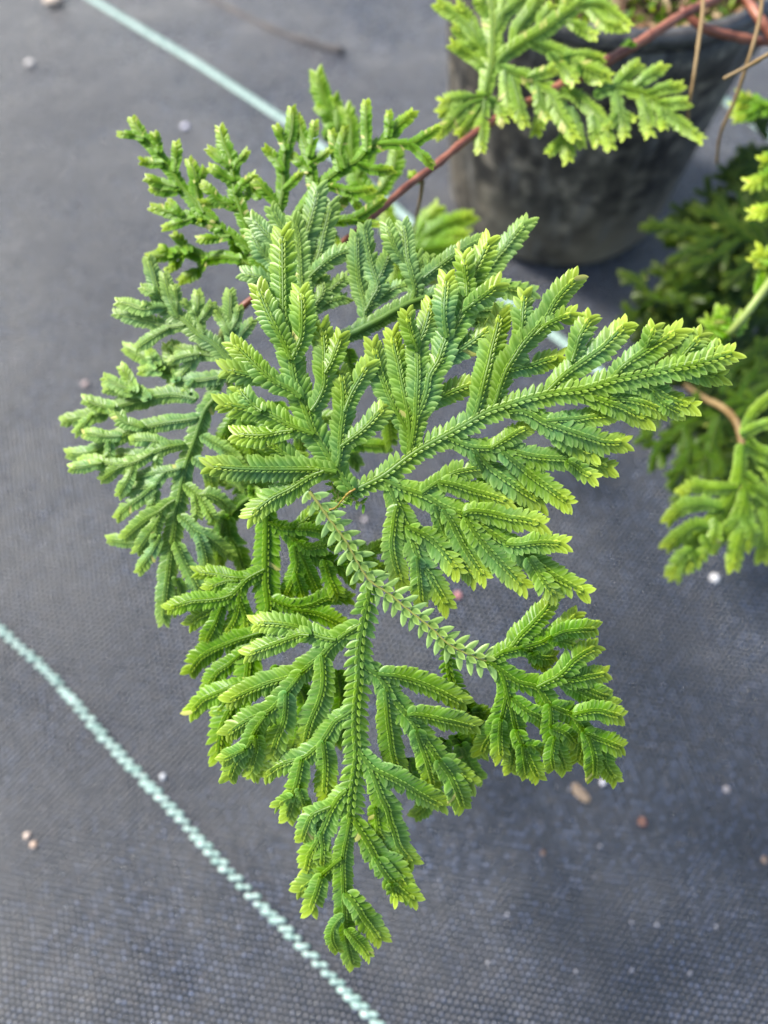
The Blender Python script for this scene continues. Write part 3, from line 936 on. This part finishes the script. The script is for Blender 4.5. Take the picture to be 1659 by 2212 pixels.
# pale leaves seen through the gap between left and centre fronds
frond(plant, 'frond', (.243, .0, .0, 520, 950), 15, '''
500,830 512,870 520,910 540,950 560,1000 580,1060 | w=1.2 st=.2
b
515,890 500,905 486,930 478,960 | w=1.1
520,905 530,935 540,965 548,1000 | w=1.1
525,915 550,925 580,932 | w=1.0
490,925 500,950 515,975 528,1010 | w=1.1 z=2
560,960 590,980 620,990 655,990 | w=1.0 z=3
575,1000 555,1020 540,1050 | w=1.0 z=3
645,900 650,940 648,980 | w=1.0 z=6
600,870 612,900 618,930 | w=1.0 z=6
b
590,1075 549,1074 525,1085 507,1103 488,1118 467,1132 | w=1.1 z=4 st=.3
492,1116 492,1135 496,1158 512,1185 525,1226 | w=1.25 z=5
485,1122 478,1150 474,1182 472,1212 | w=1.2 z=5
560,1072 530,1055 505,1048 480,1037 | w=1.1 z=5
540,1060 565,1055 590,1060 | w=1.0 z=5
b
700,1010 728,985 745,965 758,980 772,1000 | w=1.1 z=9
745,960 780,960 810,962 837,964 | w=.95 z=9
832,850 838,880 840,915 844,951 | w=1.1 z=7
752,755 756,790 752,832 | w=1.1 z=7
670,900 700,902 720,900 | w=1.1 z=9
780,1190 800,1186 826,1176 | w=1.0 z=9
''', tone=.5, young=.25, droop=.004)

# upper left in focus frond
frond(plant, 'frond', (.2420, -.01, -.004, 400, 700), 12.5, '''
530,812 507,790 491,774 478,760 467,748 447,733 427,721 413,708 401,695 388,686 377,682 364,670 353,656 344,640 337,621 330,592 322,564 | w=1.3 st=.22 d=.3
b
345,642 334,632 322,627 310,621 | w=1.0
358,664 340,663 320,666 300,664 278,656 257,652 | w=1.15
333,665 322,660 311,657 | w=.8
386,686 375,665 367,644 361,620 356,596 | w=1.05
382,675 382,652 380,636 376,621 | w=.9 z=.5
b
400,702 380,705 359,706 330,696 303,690 278,683 253,677 | w=1.15
366,708 350,716 335,724 318,735 299,748 | w=1.1
b
440,722 431,700 425,675 426,655 426,633 | w=1.05
425,680 413,668 400,655 | w=.8
430,695 444,678 456,658 | w=.85
b
500,766 500,735 497,700 496,675 497,632 | w=1.15
497,725 485,702 475,685 463,668 | w=.95
498,715 510,692 516,666 | w=.85
498,755 512,735 524,718 544,695 | w=1.0
b
482,770 462,767 441,764 420,761 401,758 388,752 376,744 | w=1.15 z=1
430,764 412,766 392,770 370,778 | w=.95 z=1
432,766 420,776 408,790 390,810 | w=1.1 z=1.5
b
508,804 480,812 454,817 434,820 414,822 394,827 371,836 | w=1.15 z=2
420,822 413,830 402,841 | w=1.0 z=2
478,815 470,828 462,840 453,857 | w=1.05 z=2.5
''', tone=-.32, young=.45, droop=.002, dens=1.25, taper=.5, label='small crisp frond with frosted tips, upper left of centre')

# top left bright green frond
frond(plant, 'frond', (.2490, -.006, -.010, 560, 420), 11.2, '''
600,625 575,590 552,560 540,520 529,482 518,450 507,416 503,385 499,350 492,330 484,313 480,297 476,281 | w=1.25 st=.25 d=.3
b
500,360 486,350 470,337 454,324 | w=.95
504,392 486,382 472,372 457,362 | w=1.0
503,368 511,352 520,342 529,331 | w=.95
510,452 490,440 470,430 455,413 439,399 | w=1.0
506,440 485,438 462,437 438,437 | w=.95
507,420 518,404 530,392 544,381 | w=1.0
b
540,545 526,527 505,512 484,498 464,487 444,477 418,470 391,464 362,456 332,447 | w=1.1
395,466 380,452 365,437 | w=.9
418,471 400,476 382,482 358,489 | w=.95
498,510 470,512 452,514 435,515 | w=1.0 z=1
478,496 462,482 453,467 | w=.95
440,476 432,476 | w=.9
b
468,478 450,462 431,450 410,424 388,398 378,382 367,366 350,345 335,324 322,308 309,295 298,278 288,259 | w=1.12
312,298 296,293 280,289 258,288 | w=.8
342,330 340,312 334,291 | w=.9
352,352 335,352 311,348 | w=.95
376,372 379,345 380,312 | w=1.05
382,404 360,398 340,392 320,384 | w=1.0
385,412 360,412 344,410 329,406 | w=1.0 z=1
440,460 428,435 423,410 423,390 419,370 411,349 | w=1.1
422,396 432,384 441,368 | w=.9
b
620,480 602,460 606,435 610,412 611,390 612,345 618,320 626,297 630,268 631,238 | w=1.1
611,370 600,352 590,338 577,323 | w=.95
618,325 610,300 598,275 | w=.9
612,410 628,396 644,377 | w=.95
604,452 590,430 572,410 549,386 | w=1.1
560,430 545,410 549,390 | w=.9 z=1
530,430 540,405 549,388 | w=.8 z=2
b
690,425 676,403 672,378 668,350 666,335 660,310 650,285 644,258 | w=1.1
667,338 672,312 676,290 679,267 | w=.95
668,372 652,355 640,342 628,333 | w=.95
668,356 684,344 696,335 709,326 | w=.85
b
625,485 640,465 668,430 697,395 715,380 734,366 752,356 769,348 781,336 792,324 810,314 827,305 842,290 853,276 868,262 886,246 | w=1.3
792,328 791,300 790,271 790,245 790,222 | w=1.0
838,296 840,270 840,243 | w=.85
815,312 840,310 866,310 890,309 918,292 944,276 | w=.95
884,312 900,325 914,336 931,354 | w=.9
772,354 795,362 820,366 842,366 | w=1.0
745,364 740,345 734,330 739,305 745,281 | w=.9
733,370 728,345 724,324 721,305 717,286 | w=.95
b
697,402 725,404 755,412 778,412 801,408 | w=1.0
750,412 764,432 778,452 | w=.85 z=1
640,470 680,472 721,476 755,475 770,468 787,459 806,446 825,431 | w=.9 z=1
760,477 790,480 817,483 | w=.8 z=1
690,440 715,450 735,440 752,420 | w=1.0 z=3
700,470 715,500 730,530 | w=1.0 z=3
b
520,560 484,554 462,556 441,557 422,550 404,543 385,545 367,549 346,552 325,554 | w=1.15 z=7
408,544 396,525 378,508 | w=1.0 z=7
375,548 362,542 346,535 | w=.9 z=7
444,562 428,580 412,592 393,602 | w=1.2 z=7
398,552 384,566 367,579 | w=1.0 z=7
b
530,540 550,560 545,600 | w=1.1 z=4
500,520 520,560 540,580 | w=1.1 z=4
''', tone=1.02, young=.60, dens=1.1, brown=.03, taper=.42, droop=.001, label='bright fresh green frond at the top left, slightly out of focus')

# mid back frond cluster, above centre
frond(plant, 'frond', (.2340, -.004, .0, 700, 600), 17, '''
700,760 680,720 665,690 656,660 651,625 648,590 647,560 645,530 642,505 635,479 | w=1.1 d=0
b
648,548 628,514 608,490 598,474 590,457 | w=1.05
655,640 650,600 650,560 656,525 668,485 678,450 686,414 | w=1.25
655,645 662,612 672,585 689,548 700,500 713,448 | w=1.2
b
668,600 690,578 717,556 736,546 755,540 | w=1.05
608,590 600,550 590,520 570,500 549,475 | w=1.05
600,580 585,566 566,545 555,525 545,504 | w=1.1 z=1
620,618 596,612 566,601 548,595 531,590 | w=1.05 z=1
b
665,690 674,669 682,655 692,643 698,628 696,610 690,596 | w=1.0 z=2
690,648 708,632 724,616 742,602 | w=.9 z=2
680,668 700,656 718,648 739,643 | w=.9 z=2
''', tone=-.22, young=.2, droop=.001, label='bluish-green frond behind the centre with long narrow shoots')

frond(plant, 'frond', (.2325, -.002, .0, 880, 600), 17, '''
716,738 745,726 768,717 795,703 821,690 850,673 882,656 912,645 940,636 975,628 1010,622 | w=.95 st=.42 d=0 tip=0
b
786,706 787,685 788,660 780,630 774,598 771,555 771,512 | w=1.05
790,672 802,648 816,620 806,588 797,555 791,525 788,496 | w=1.05
803,640 814,612 826,585 834,565 843,544 | w=.95 z=1
800,660 825,640 850,622 878,614 | w=.85 z=2
b
890,655 894,640 896,622 888,590 879,555 875,520 871,488 | w=1.05
886,585 876,570 861,550 848,525 836,491 | w=.98
896,630 905,610 912,585 906,556 | w=.9 z=1
900,625 914,600 924,578 928,560 | w=.85 z=1
903,612 928,590 953,572 975,556 995,544 1014,532 1034,521 | w=1.05
b
1010,640 1033,603 1045,590 1060,572 1075,552 1092,533 1112,508 1132,485 | w=1.25 z=2
1020,620 1046,610 1070,614 1096,622 1120,626 1145,629 | w=1.15 z=3
1010,670 1046,668 1075,668 1105,674 | w=1.0 z=3
1000,690 1030,692 1062,704 | w=1.0 z=4
''', tone=-.2, young=.2, droop=.001, label='bluish-green frond behind the right frond, seen between its shoots')

# lush shoots above and behind the top left frond
frond(plant, 'frond', (.292, .0, -.02, 750, 330), 15, '''
830,450 800,420 770,380 758,329 757,300 756,270 750,246 | w=1.2
b
760,360 742,320 724,275 716,250 706,228 695,200 687,168 | w=1.25
728,282 728,250 724,221 | w=1.0
720,262 704,246 690,234 | w=.8
b
800,420 820,410 840,377 850,355 853,335 858,318 | w=1.2
770,385 790,350 800,320 | w=1.0
700,300 712,280 735,270 | w=.9
''', tone=1.0, young=.3, droop=0, label='soft bright green shoots behind the top left frond')

frond(plant, 'frond', (.345, .0, -.03, 930, 500), 15, '''
850,560 870,550 892,542 930,536 970,532 1006,532 | w=1.3
b
890,540 898,515 908,494 922,474 938,455 | w=1.3
892,540 920,508 953,486 980,476 1008,468 | w=1.25
905,530 945,515 970,508 998,507 | w=1.2
860,555 850,520 840,490 833,455 | w=1.2
950,535 975,550 1000,560 | w=1.1
870,600 900,590 930,600 | w=1.1 z=10
840,640 850,600 855,570 | w=1.1 z=10
''', tone=.85, young=.55, droop=0, label='blurred low frond under the red stem')

# fronds in front of the pot
frond(plant, 'frond', (.288, .0, -.03, 1150, 150), 12.8, '''
1046,205 1054,165 1060,132 1062,95 1063,47 1060,0 1055,-40 | w=1.4 d=0
b
1053,125 1035,90 1015,57 985,32 953,9 | w=1.25
1030,80 1020,50 1008,30 996,17 | w=1.15
1052,150 1030,128 1010,112 985,98 | w=1.2
1030,105 1005,80 988,62 | w=1.0
1065,80 1080,50 1085,20 1095,-20 | w=1.2
1062,40 1045,20 1035,-5 | w=1.1
b
1060,160 1085,123 1115,100 1146,80 1180,60 1208,38 1235,18 1256,2 1280,-20 | w=1.15
1090,118 1075,90 1071,60 1085,30 1110,10 1130,-10 | w=1.2
1110,100 1120,60 1150,20 1165,-10 | w=1.2 z=1
1170,66 1172,40 1190,15 | w=1.0
1240,14 1270,6 1302,9 1325,28 1350,48 | w=1.15
1226,42 1250,56 1279,72 | w=1.1
1270,12 1290,35 1310,50 1335,56 | w=1.1 z=1
1200,45 1215,30 1225,0 | w=1.0
b
1150,92 1178,100 1208,113 1232,126 1256,141 1280,150 1307,161 | w=1.2 z=1
1186,112 1205,134 1222,152 1236,171 | w=1.1 z=1
1220,122 1250,118 1292,123 | w=1.0 z=1
1250,142 1275,165 1290,172 | w=1.0 z=2
''', tone=.30, young=.9, droop=0, brown=.03, basetip=.50, label='bright blurred frond rising out of the top edge')

frond(plant, 'frond', (.282, .0, -.03, 1150, 250), 12.8, '''
1076,140 1100,152 1137,165 1160,182 1184,202 1196,222 1208,245 1222,266 1236,288 | w=1.2 d=0
b
1105,165 1112,190 1120,222 1132,260 | w=1.15
1090,150 1092,190 1100,220 1112,240 | w=1.1 z=1
1160,186 1165,220 1180,250 | w=1.0 z=1
1137,168 1160,160 1190,150 | w=1.1
b
1050,205 1022,208 990,211 962,216 | w=1.2 z=1
1045,215 1020,222 996,236 972,262 948,288 | w=1.1 z=1
1040,225 1022,252 1008,268 995,284 | w=1.0 z=1
1046,215 1044,245 1040,280 1038,317 | w=1.15 z=1
1020,222 990,232 957,241 | w=1.0 z=1
1056,212 1075,230 1085,255 | w=1.1 z=2
''', tone=.3, young=1.0, droop=0, brown=.08, basetip=.50, label='yellowish blurred frond beside the red stem, in front of the pot')

frond(plant, 'frond', (.290, .0, -.03, 1250, 250), 12.8, '''
1170,180 1200,190 1228,196 1255,212 1280,235 1302,262 1310,285 1317,308 | w=1.25 d=0
b
1208,212 1220,240 1226,264 1226,300 1227,335 | w=1.2
1222,290 1208,308 1190,325 | w=1.0
1236,230 1245,265 1256,307 | w=1.1
1170,200 1175,225 1168,255 1160,280 | w=1.1
1280,250 1285,280 1290,300 | w=1.1
b
1283,202 1310,192 1339,186 1370,192 1396,202 1420,218 1443,240 1472,264 1505,289 | w=1.3
1330,188 1350,162 1378,141 | w=1.15
1370,190 1396,166 1425,145 | w=1.2
1396,202 1430,190 1463,183 | w=1.2
1425,222 1450,222 1477,220 | w=1.2
1385,205 1395,235 1398,258 1402,279 | w=1.2
1330,195 1335,225 1342,255 1349,284 | w=1.15
1338,240 1325,255 1315,269 | w=1.0
1338,235 1352,245 1365,252 | w=.9
1428,232 1432,250 1434,269 | w=1.05
''', tone=.15, young=.9, droop=0, basetip=.45, label='blurred frond pointing right across the dark pot')

# nodding little sprigs on the red stem
frond(plant, 'frond', (.292, .0, .0, 1350, 130), 9, '''
1372,100 1362,92 1350,90 | w=1.0 tip=0
b
1300,140 1292,128 1284,120 | w=1.0
b
1240,170 1232,160 1228,148 | w=1.0
b
830,452 826,440 818,432 | w=1.0 z=-26
b
905,395 896,384 892,372 | w=1.0 z=-20
b
1290,165 1300,178 1312,186 | w=1.0
''', tone=.8, young=.7)

# ------------------------------------------------------------------ the second plant on the right, shade painted into its dark tones
plant2 = empty('spikemoss_plant', tuple(at_z(1900, 700, 0)))
ABS[plant2.name] = np.array(plant2.location)
tag(plant2, 'second spikemoss, dark and blurred, growing in from the right edge', 'plant')
stem_px(plant2, 'stem', [(1760, 480, .31), (1700, 560, .30), (1655, 620, .295), (1620, 668, .295), (1585, 710, .30), (1555, 735, .31)], [20, 18, 18, 18, 14], M_STEM_GREEN, 8, .04)
stem_px(plant2, 'stem', [(1480, 832, .36), (1520, 860, .35), (1560, 880, .34), (1588, 908, .33), (1600, 945, .325), (1604, 990, .32), (1600, 1040, .315)], [12, 14, 16, 16, 14, 12], M_ROOT, 8, .04)
frond(plant2, 'frond', (.385, .0, -.02, 1560, 600), 7.5, '''
1760,560 1700,545 1659,530 1620,520 1580,512 1540,505 1500,498 1450,492 1392,490 | w=1.3
b
1600,515 1570,540 1535,560 1505,570 1480,580 | w=1.3
1640,525 1600,490 1560,470 1530,455 1500,450 | w=1.3
1560,508 1530,530 1490,545 1455,562 | w=1.25
1680,540 1640,560 1600,590 1570,615 | w=1.4
1620,520 1590,480 1570,450 1548,420 | w=1.2
1659,530 1630,480 1610,440 1600,400 | w=1.2
b
1720,600 1659,610 1600,620 1540,640 1480,640 | w=1.4 z=15
1600,620 1560,600 1510,600 1470,610 1420,640 | w=1.4 z=15
1540,640 1500,670 1470,700 1440,720 | w=1.4 z=15
1480,640 1420,650 1380,680 1350,700 | w=1.2 z=15
1440,650 1400,630 1370,600 1345,590 | w=1.2 z=18
1400,660 1370,680 1350,660 | w=1.1 z=15
1659,640 1600,680 1560,720 1520,760 | w=1.4 z=15
1560,690 1520,690 1480,720 1450,760 | w=1.4 z=18
b
1700,320 1659,335 1630,330 1600,320 | w=1.3
1690,380 1650,370 1615,360 1590,372 | w=1.3
1700,440 1659,430 1630,410 1600,395 | w=1.3
1659,300 1640,260 1630,230 | w=1.2
1700,500 1650,480 1620,440 | w=1.3
''', tone=1.95, young=.12, droop=.002, feather=20, label='dark blurred fronds right of the pot, their shade painted into the leaf colour')
frond(plant2, 'frond', (.300, .0, .0, 1640, 500), 19, '''
1740,420 1700,440 1670,450 1640,455 | w=1.0 y=1.2
b
1720,340 1690,360 1650,385 1630,390 | w=1.0
1700,330 1680,340 1659,345 | w=1.0
1740,500 1700,530 1670,550 1643,560 | w=1.0
1700,600 1690,570 1650,545 | w=1.0
1640,640 1655,600 1662,570 | w=.9 z=4
b
1570,728 1556,712 1545,700 1538,694 | w=1.0 y=.4 z=6
1585,712 1572,700 1565,690 1563,672 | w=.95 y=.4 z=6
1592,716 1600,700 1605,688 | w=.8 y=.4 z=6
1560,740 1552,730 1545,722 | w=1.0 y=.4 z=6
''', tone=.9, young=1.0, droop=.002, label='yellow-green shoot tips entering from the right edge')
frond(plant2, 'frond', (.345, .0, -.02, 1520, 950), 7.5, '''
1659,880 1600,870 1560,880 1520,900 1480,920 1440,960 1430,1000 | w=1.2
b
1520,900 1500,880 1470,870 1430,880 1400,920 | w=1.2
1480,920 1490,960 1480,1000 1460,1030 1450,1045 | w=1.3
1450,950 1430,960 1415,990 1410,1010 | w=1.2
1410,920 1400,950 1392,930 | w=1.1
b
1560,880 1540,940 1530,980 1510,1010 1500,1030 | w=1.3
1530,980 1550,1000 1560,1025 | w=1.1
1600,870 1610,840 1640,800 1659,790 | w=1.3 z=8
1560,850 1590,800 1620,780 1659,740 | w=1.3 z=10
1600,900 1630,850 1690,820 | w=1.3 z=8
1510,950 1490,1010 1470,1060 1455,1080 | w=1.1 z=3
''', tone=1.72, young=.10, droop=.002, feather=20, label='drooping frond, its shade painted in as dark green, behind the tips of the right frond')
frond(plant2, 'frond', (.300, .0, .0, 1560, 1100), 13.5, '''
1604,960 1602,1000 1598,1040 1585,1065 1570,1090 1550,1115 1530,1140 1505,1170 1485,1200 1466,1240 | w=1.3
b
1590,1055 1560,1055 1530,1055 1505,1050 1480,1062 | w=1.2
1560,1098 1530,1090 1500,1090 1475,1098 1450,1120 | w=1.25
1530,1140 1505,1135 1480,1150 1450,1175 | w=1.25
1520,1155 1530,1180 1510,1205 | w=1.2
1495,1185 1470,1205 1456,1232 | w=1.2
1500,1190 1505,1210 1490,1225 | w=1.1
1545,1120 1545,1150 1540,1175 | w=1.2
b
1600,1030 1610,1060 1605,1100 1590,1130 1560,1160 1545,1180 | w=1.3
1612,1080 1615,1120 1600,1160 1592,1190 1588,1218 | w=1.35
1605,1020 1640,1060 1659,1110 1659,1160 1650,1200 | w=1.3 z=3
1605,1110 1625,1150 1615,1180 | w=1.2
1620,1050 1670,1080 1690,1130 1690,1200 | w=1.3 z=3
b
1602,940 1640,920 1680,910 1720,900 | w=.8 z=8
1610,960 1650,980 1690,1000 | w=1.2 z=3
1604,940 1630,890 1670,850 | w=.8 z=12
1620,950 1660,1010 1690,1060 | w=1.2 z=5
''', tone=.45, young=1.0, droop=.003, basetip=.42, label='nearer blurred frond with yellow tips at the lower right edge')
frond(plant2, 'frond', (.33, .0, .0, 1630, 230), 15, '''
1720,235 1680,232 1640,228 1602,228 | w=1.3
b
1650,230 1630,215 1610,208 | w=1.0
1640,232 1620,245 1600,250 | w=1.0
''', tone=.9, young=.8, label='yellowing sprig at the upper right edge')

def wild_frond(plant, x, y, ang, length, t, hw, tone, young, n=5, seed=1, label=None):
    rr = random.Random(seed)
    L = lambda x0, y0, a, l: ' '.join('%.0f,%.0f' % (x0 + l * k * math.cos(a + b_ * k), y0 + l * k * math.sin(a + b_ * k)) for b_ in [rr.uniform(-.25, .25)] for k in (0, .35, .7, 1))
    lines = [L(x, y, ang, length) + ' | w=1.2']
    for i in range(n):
        k = .12 + .8 * i / n
        for sd in (-1, 1):
            bx, by = x + length * k * math.cos(ang), y + length * k * math.sin(ang)
            a = ang + sd * rr.uniform(.6, .9); l = length * (1 - k) * rr.uniform(.55, .8) + 35
            lines.append('b'); lines.append(L(bx, by, a, l) + ' | w=1.1')
            for q in (.4, .7):
                lines.append(L(bx + l * q * math.cos(a), by + l * q * math.sin(a), a + rr.choice((-1, 1)) * .6, l * .4 + 14) + ' | w=1.0')
    return frond(plant, 'frond', (t, .0, -.02, x, y), hw, '\n'.join(lines), tone=tone, young=young, droop=.003, label=label, feather=22)
for k, (x, y, a, l, t, tn) in enumerate([(1750, 700, 3.35, 330, .405, 1.97), (1760, 800, 2.95, 330, .405, 2.0), (1720, 560, 3.2, 280, .40, 1.92),
        (1760, 900, 3.0, 260, .39, 1.95), (1700, 640, 2.7, 330, .41, 2.0), (1740, 450, 3.3, 180, .40, 1.92), (1740, 1000, 2.9, 200, .38, 1.85)]):
    wild_frond(plant2, x, y, a, l, t, 7, tn, .12, 5, 40 + k)  # near-black tones paint the shade among these fronds

# ochre joint where the centre fronds fork
jt = stem_px(plant, 'joint', [(700, 1102, .219), (722, 1098, .217), (738, 1082, .215), (752, 1066, .2135), (768, 1056, .2125)], [4, 5, 4, 6, 4], M_STEM_OCHRE, 8, .2)
jt['label'] = 'orange-brown joint where the centre fronds fork'
lf = Leafy(.6, .2, None, 0, 10)
for pts in ([(706, 1104), (730, 1090), (752, 1068)], [(700, 1095), (712, 1120), (735, 1140)], [(745, 1070), (765, 1080), (785, 1090)], [(722, 1096), (730, 1070), (735, 1040)], [(740, 1085), (762, 1062), (790, 1046)], [(735, 1080), (722, 1060), (716, 1040)]):
    P = np.array([at(x, y, .2185) for x, y in catmull(pts, 12)])
    lf.shoot(P, 17 / FPX * .216, spaced=True, tipend=False)
o = lf.build('leafy_collar', plant)

# ------------------------------------------------------------------ crumbs on the mat
def crumb(name, label, cat, x, y, size, col, flat=.5, elong=1.0, rot=0.0, rough=.7, group=None):
    c = at_z(x, y, 0)
    V, Fc = [], []
    n1, n2 = 6, 10
    rr = np.random.default_rng(int(x * 7 + y))
    jit = 1 + rr.normal(size=(n1 + 1, n2)) * .13
    for i in range(n1 + 1):
        ph = math.pi * i / n1
        for k in range(n2):
            a = 2 * math.pi * k / n2
            r = size * jit[i, k]
            px, py, pz = r * elong * math.sin(ph) * math.cos(a), r * math.sin(ph) * math.sin(a), size * flat * math.cos(ph)
            V.append((c[0] + px * math.cos(rot) - py * math.sin(rot), c[1] + px * math.sin(rot) + py * math.cos(rot), ground_h(c[0], c[1]) + size * flat * .85 + pz))
    for i in range(n1):
        for k in range(n2):
            k2 = (k + 1) % n2
            Fc.append((i * n2 + k, (i + 1) * n2 + k, (i + 1) * n2 + k2, i * n2 + k2))
    m = noisy(name + '_surface', tuple(v * .8 for v in col), col, 400, rough, .4, .0005)
    o = mesh_obj(name, V, Fc, m, None, None, True, origin=c)
    tag(o, label, cat, group)
    return o
crumb('pebble', 'small round grey pebble on the mat just right of the pale stem', 'pebble', 788, 1122, .0016, (.42, .38, .40))
crumb('pebble', 'pinkish pebble on the mat above the hollow of the lower right frond', 'pebble', 989, 1287, .0020, (.50, .22, .22))
crumb('pebble', 'shiny white pebble alone on the mat at the right', 'pebble', 1543, 1251, .0026, (.85, .83, .82), .6, rough=.25)
crumb('pebble', 'reddish brown pebble on the mat at the lower right', 'pebble', 1388, 1776, .0022, (.24, .12, .09))
crumb('bark_flake', 'long tan bark flake below the lower right frond', 'bark flake', 1256, 1716, .0026, (.30, .22, .15), .2, 2.2, -.9)
crumb('pebble', 'white pebble just under the lowest tip of the lower right frond', 'pebble', 1302, 1690, .0017, (.75, .72, .74), rough=.3)
crumb('pebble', 'white pebble left of the teal yarn near the top left corner', 'pebble', 65, 137, .0035, (.62, .58, .55))
crumb('pebble', 'glassy white pebble above the top left frond', 'pebble', 401, 276, .0026, (.70, .68, .80), rough=.2)
crumb('pebble', 'pink pebble on the mat left of the far left frond', 'pebble', 185, 832, .0020, (.50, .38, .36))
crumb('pebble', 'cream pebble, upper of a pair at the lower left', 'pebble', 57, 1805, .0017, (.60, .48, .40))
crumb('pebble', 'tan pebble, lower of a pair at the lower left', 'pebble', 71, 1824, .0017, (.52, .38, .29))
crumb('pebble', 'tiny pale grey pebble right of the twisted yarn, left of the bottom frond', 'pebble', 352, 1678, .0015, (.50, .52, .55), rough=.3)
crumb('bark_flake', 'bright tan bark chunk at the top edge beside the flat yarn', 'bark flake', 118, 4, .0065, (.62, .50, .40), .5, 1.3, .2)
crumb('pebble', 'brown pebble on the mat right of the bottom tip', 'pebble', 1173, 1842, .0013, (.20, .13, .10))
crumb('pebble', 'ochre pebble at the lower right edge of the picture', 'pebble', 1650, 1858, .0017, (.34, .24, .17))
crumb('pebble', 'pale smear-like chip just above the ochre pebble', 'chip', 1570, 1705, .0018, (.36, .33, .33), .25)
for i, (x, y, s, lb) in enumerate([(1243, 2098, .0011, 'tiny white speck at the bottom, left of the blurred ones'), (1365, 2096, .0012, 'tiny white speck straight above another at the bottom right'),
                     (1491, 2103, .0011, 'tiny white speck lowest of the right-hand bottom ones'), (1546, 2002, .0011, 'tiny white speck highest near the bottom right corner'),
                     (1365, 1992, .0010, 'tiny greyish speck midway down the lower right mat'), (1230, 1705, .0009, 'tiny glint of a speck left of the bark flake'),
                     (1420, 1998, .0011, 'tiny pale speck between two others, lower right'), (1297, 1828, .0010, 'tiny greyish speck right of the brown pebble'),
                     (1095, 1975, .0010, 'tiny speck right of the bottom frond tip'), (1053, 2080, .0009, 'tiny speck at the bottom below the frond tip')]):
    crumb('sand_grain', lb, 'sand grain', x, y, s * .7, (.40, .40, .44), .7, rough=.25, group='sand grains scattered on the mat')
# dry stalk lying on the mat behind the plant
C3 = catmull([(430, -20), (480, 12), (560, 52), (640, 84), (740, 112)], 40)
P = np.array([at_z(x, y, .0004) for x, y in C3])
V, Fc = tube(P, .0030 * (1 + .15 * np.sin(np.arange(40) * .7)), 8)
o = mesh_obj('dry_stalk', V, Fc, noisy('dry_stalk_surface', (.075, .068, .066), (.11, .098, .092), 60, .8))
tag(o, 'pale brown dry stalk lying on the mat at the top', 'dry stalk')
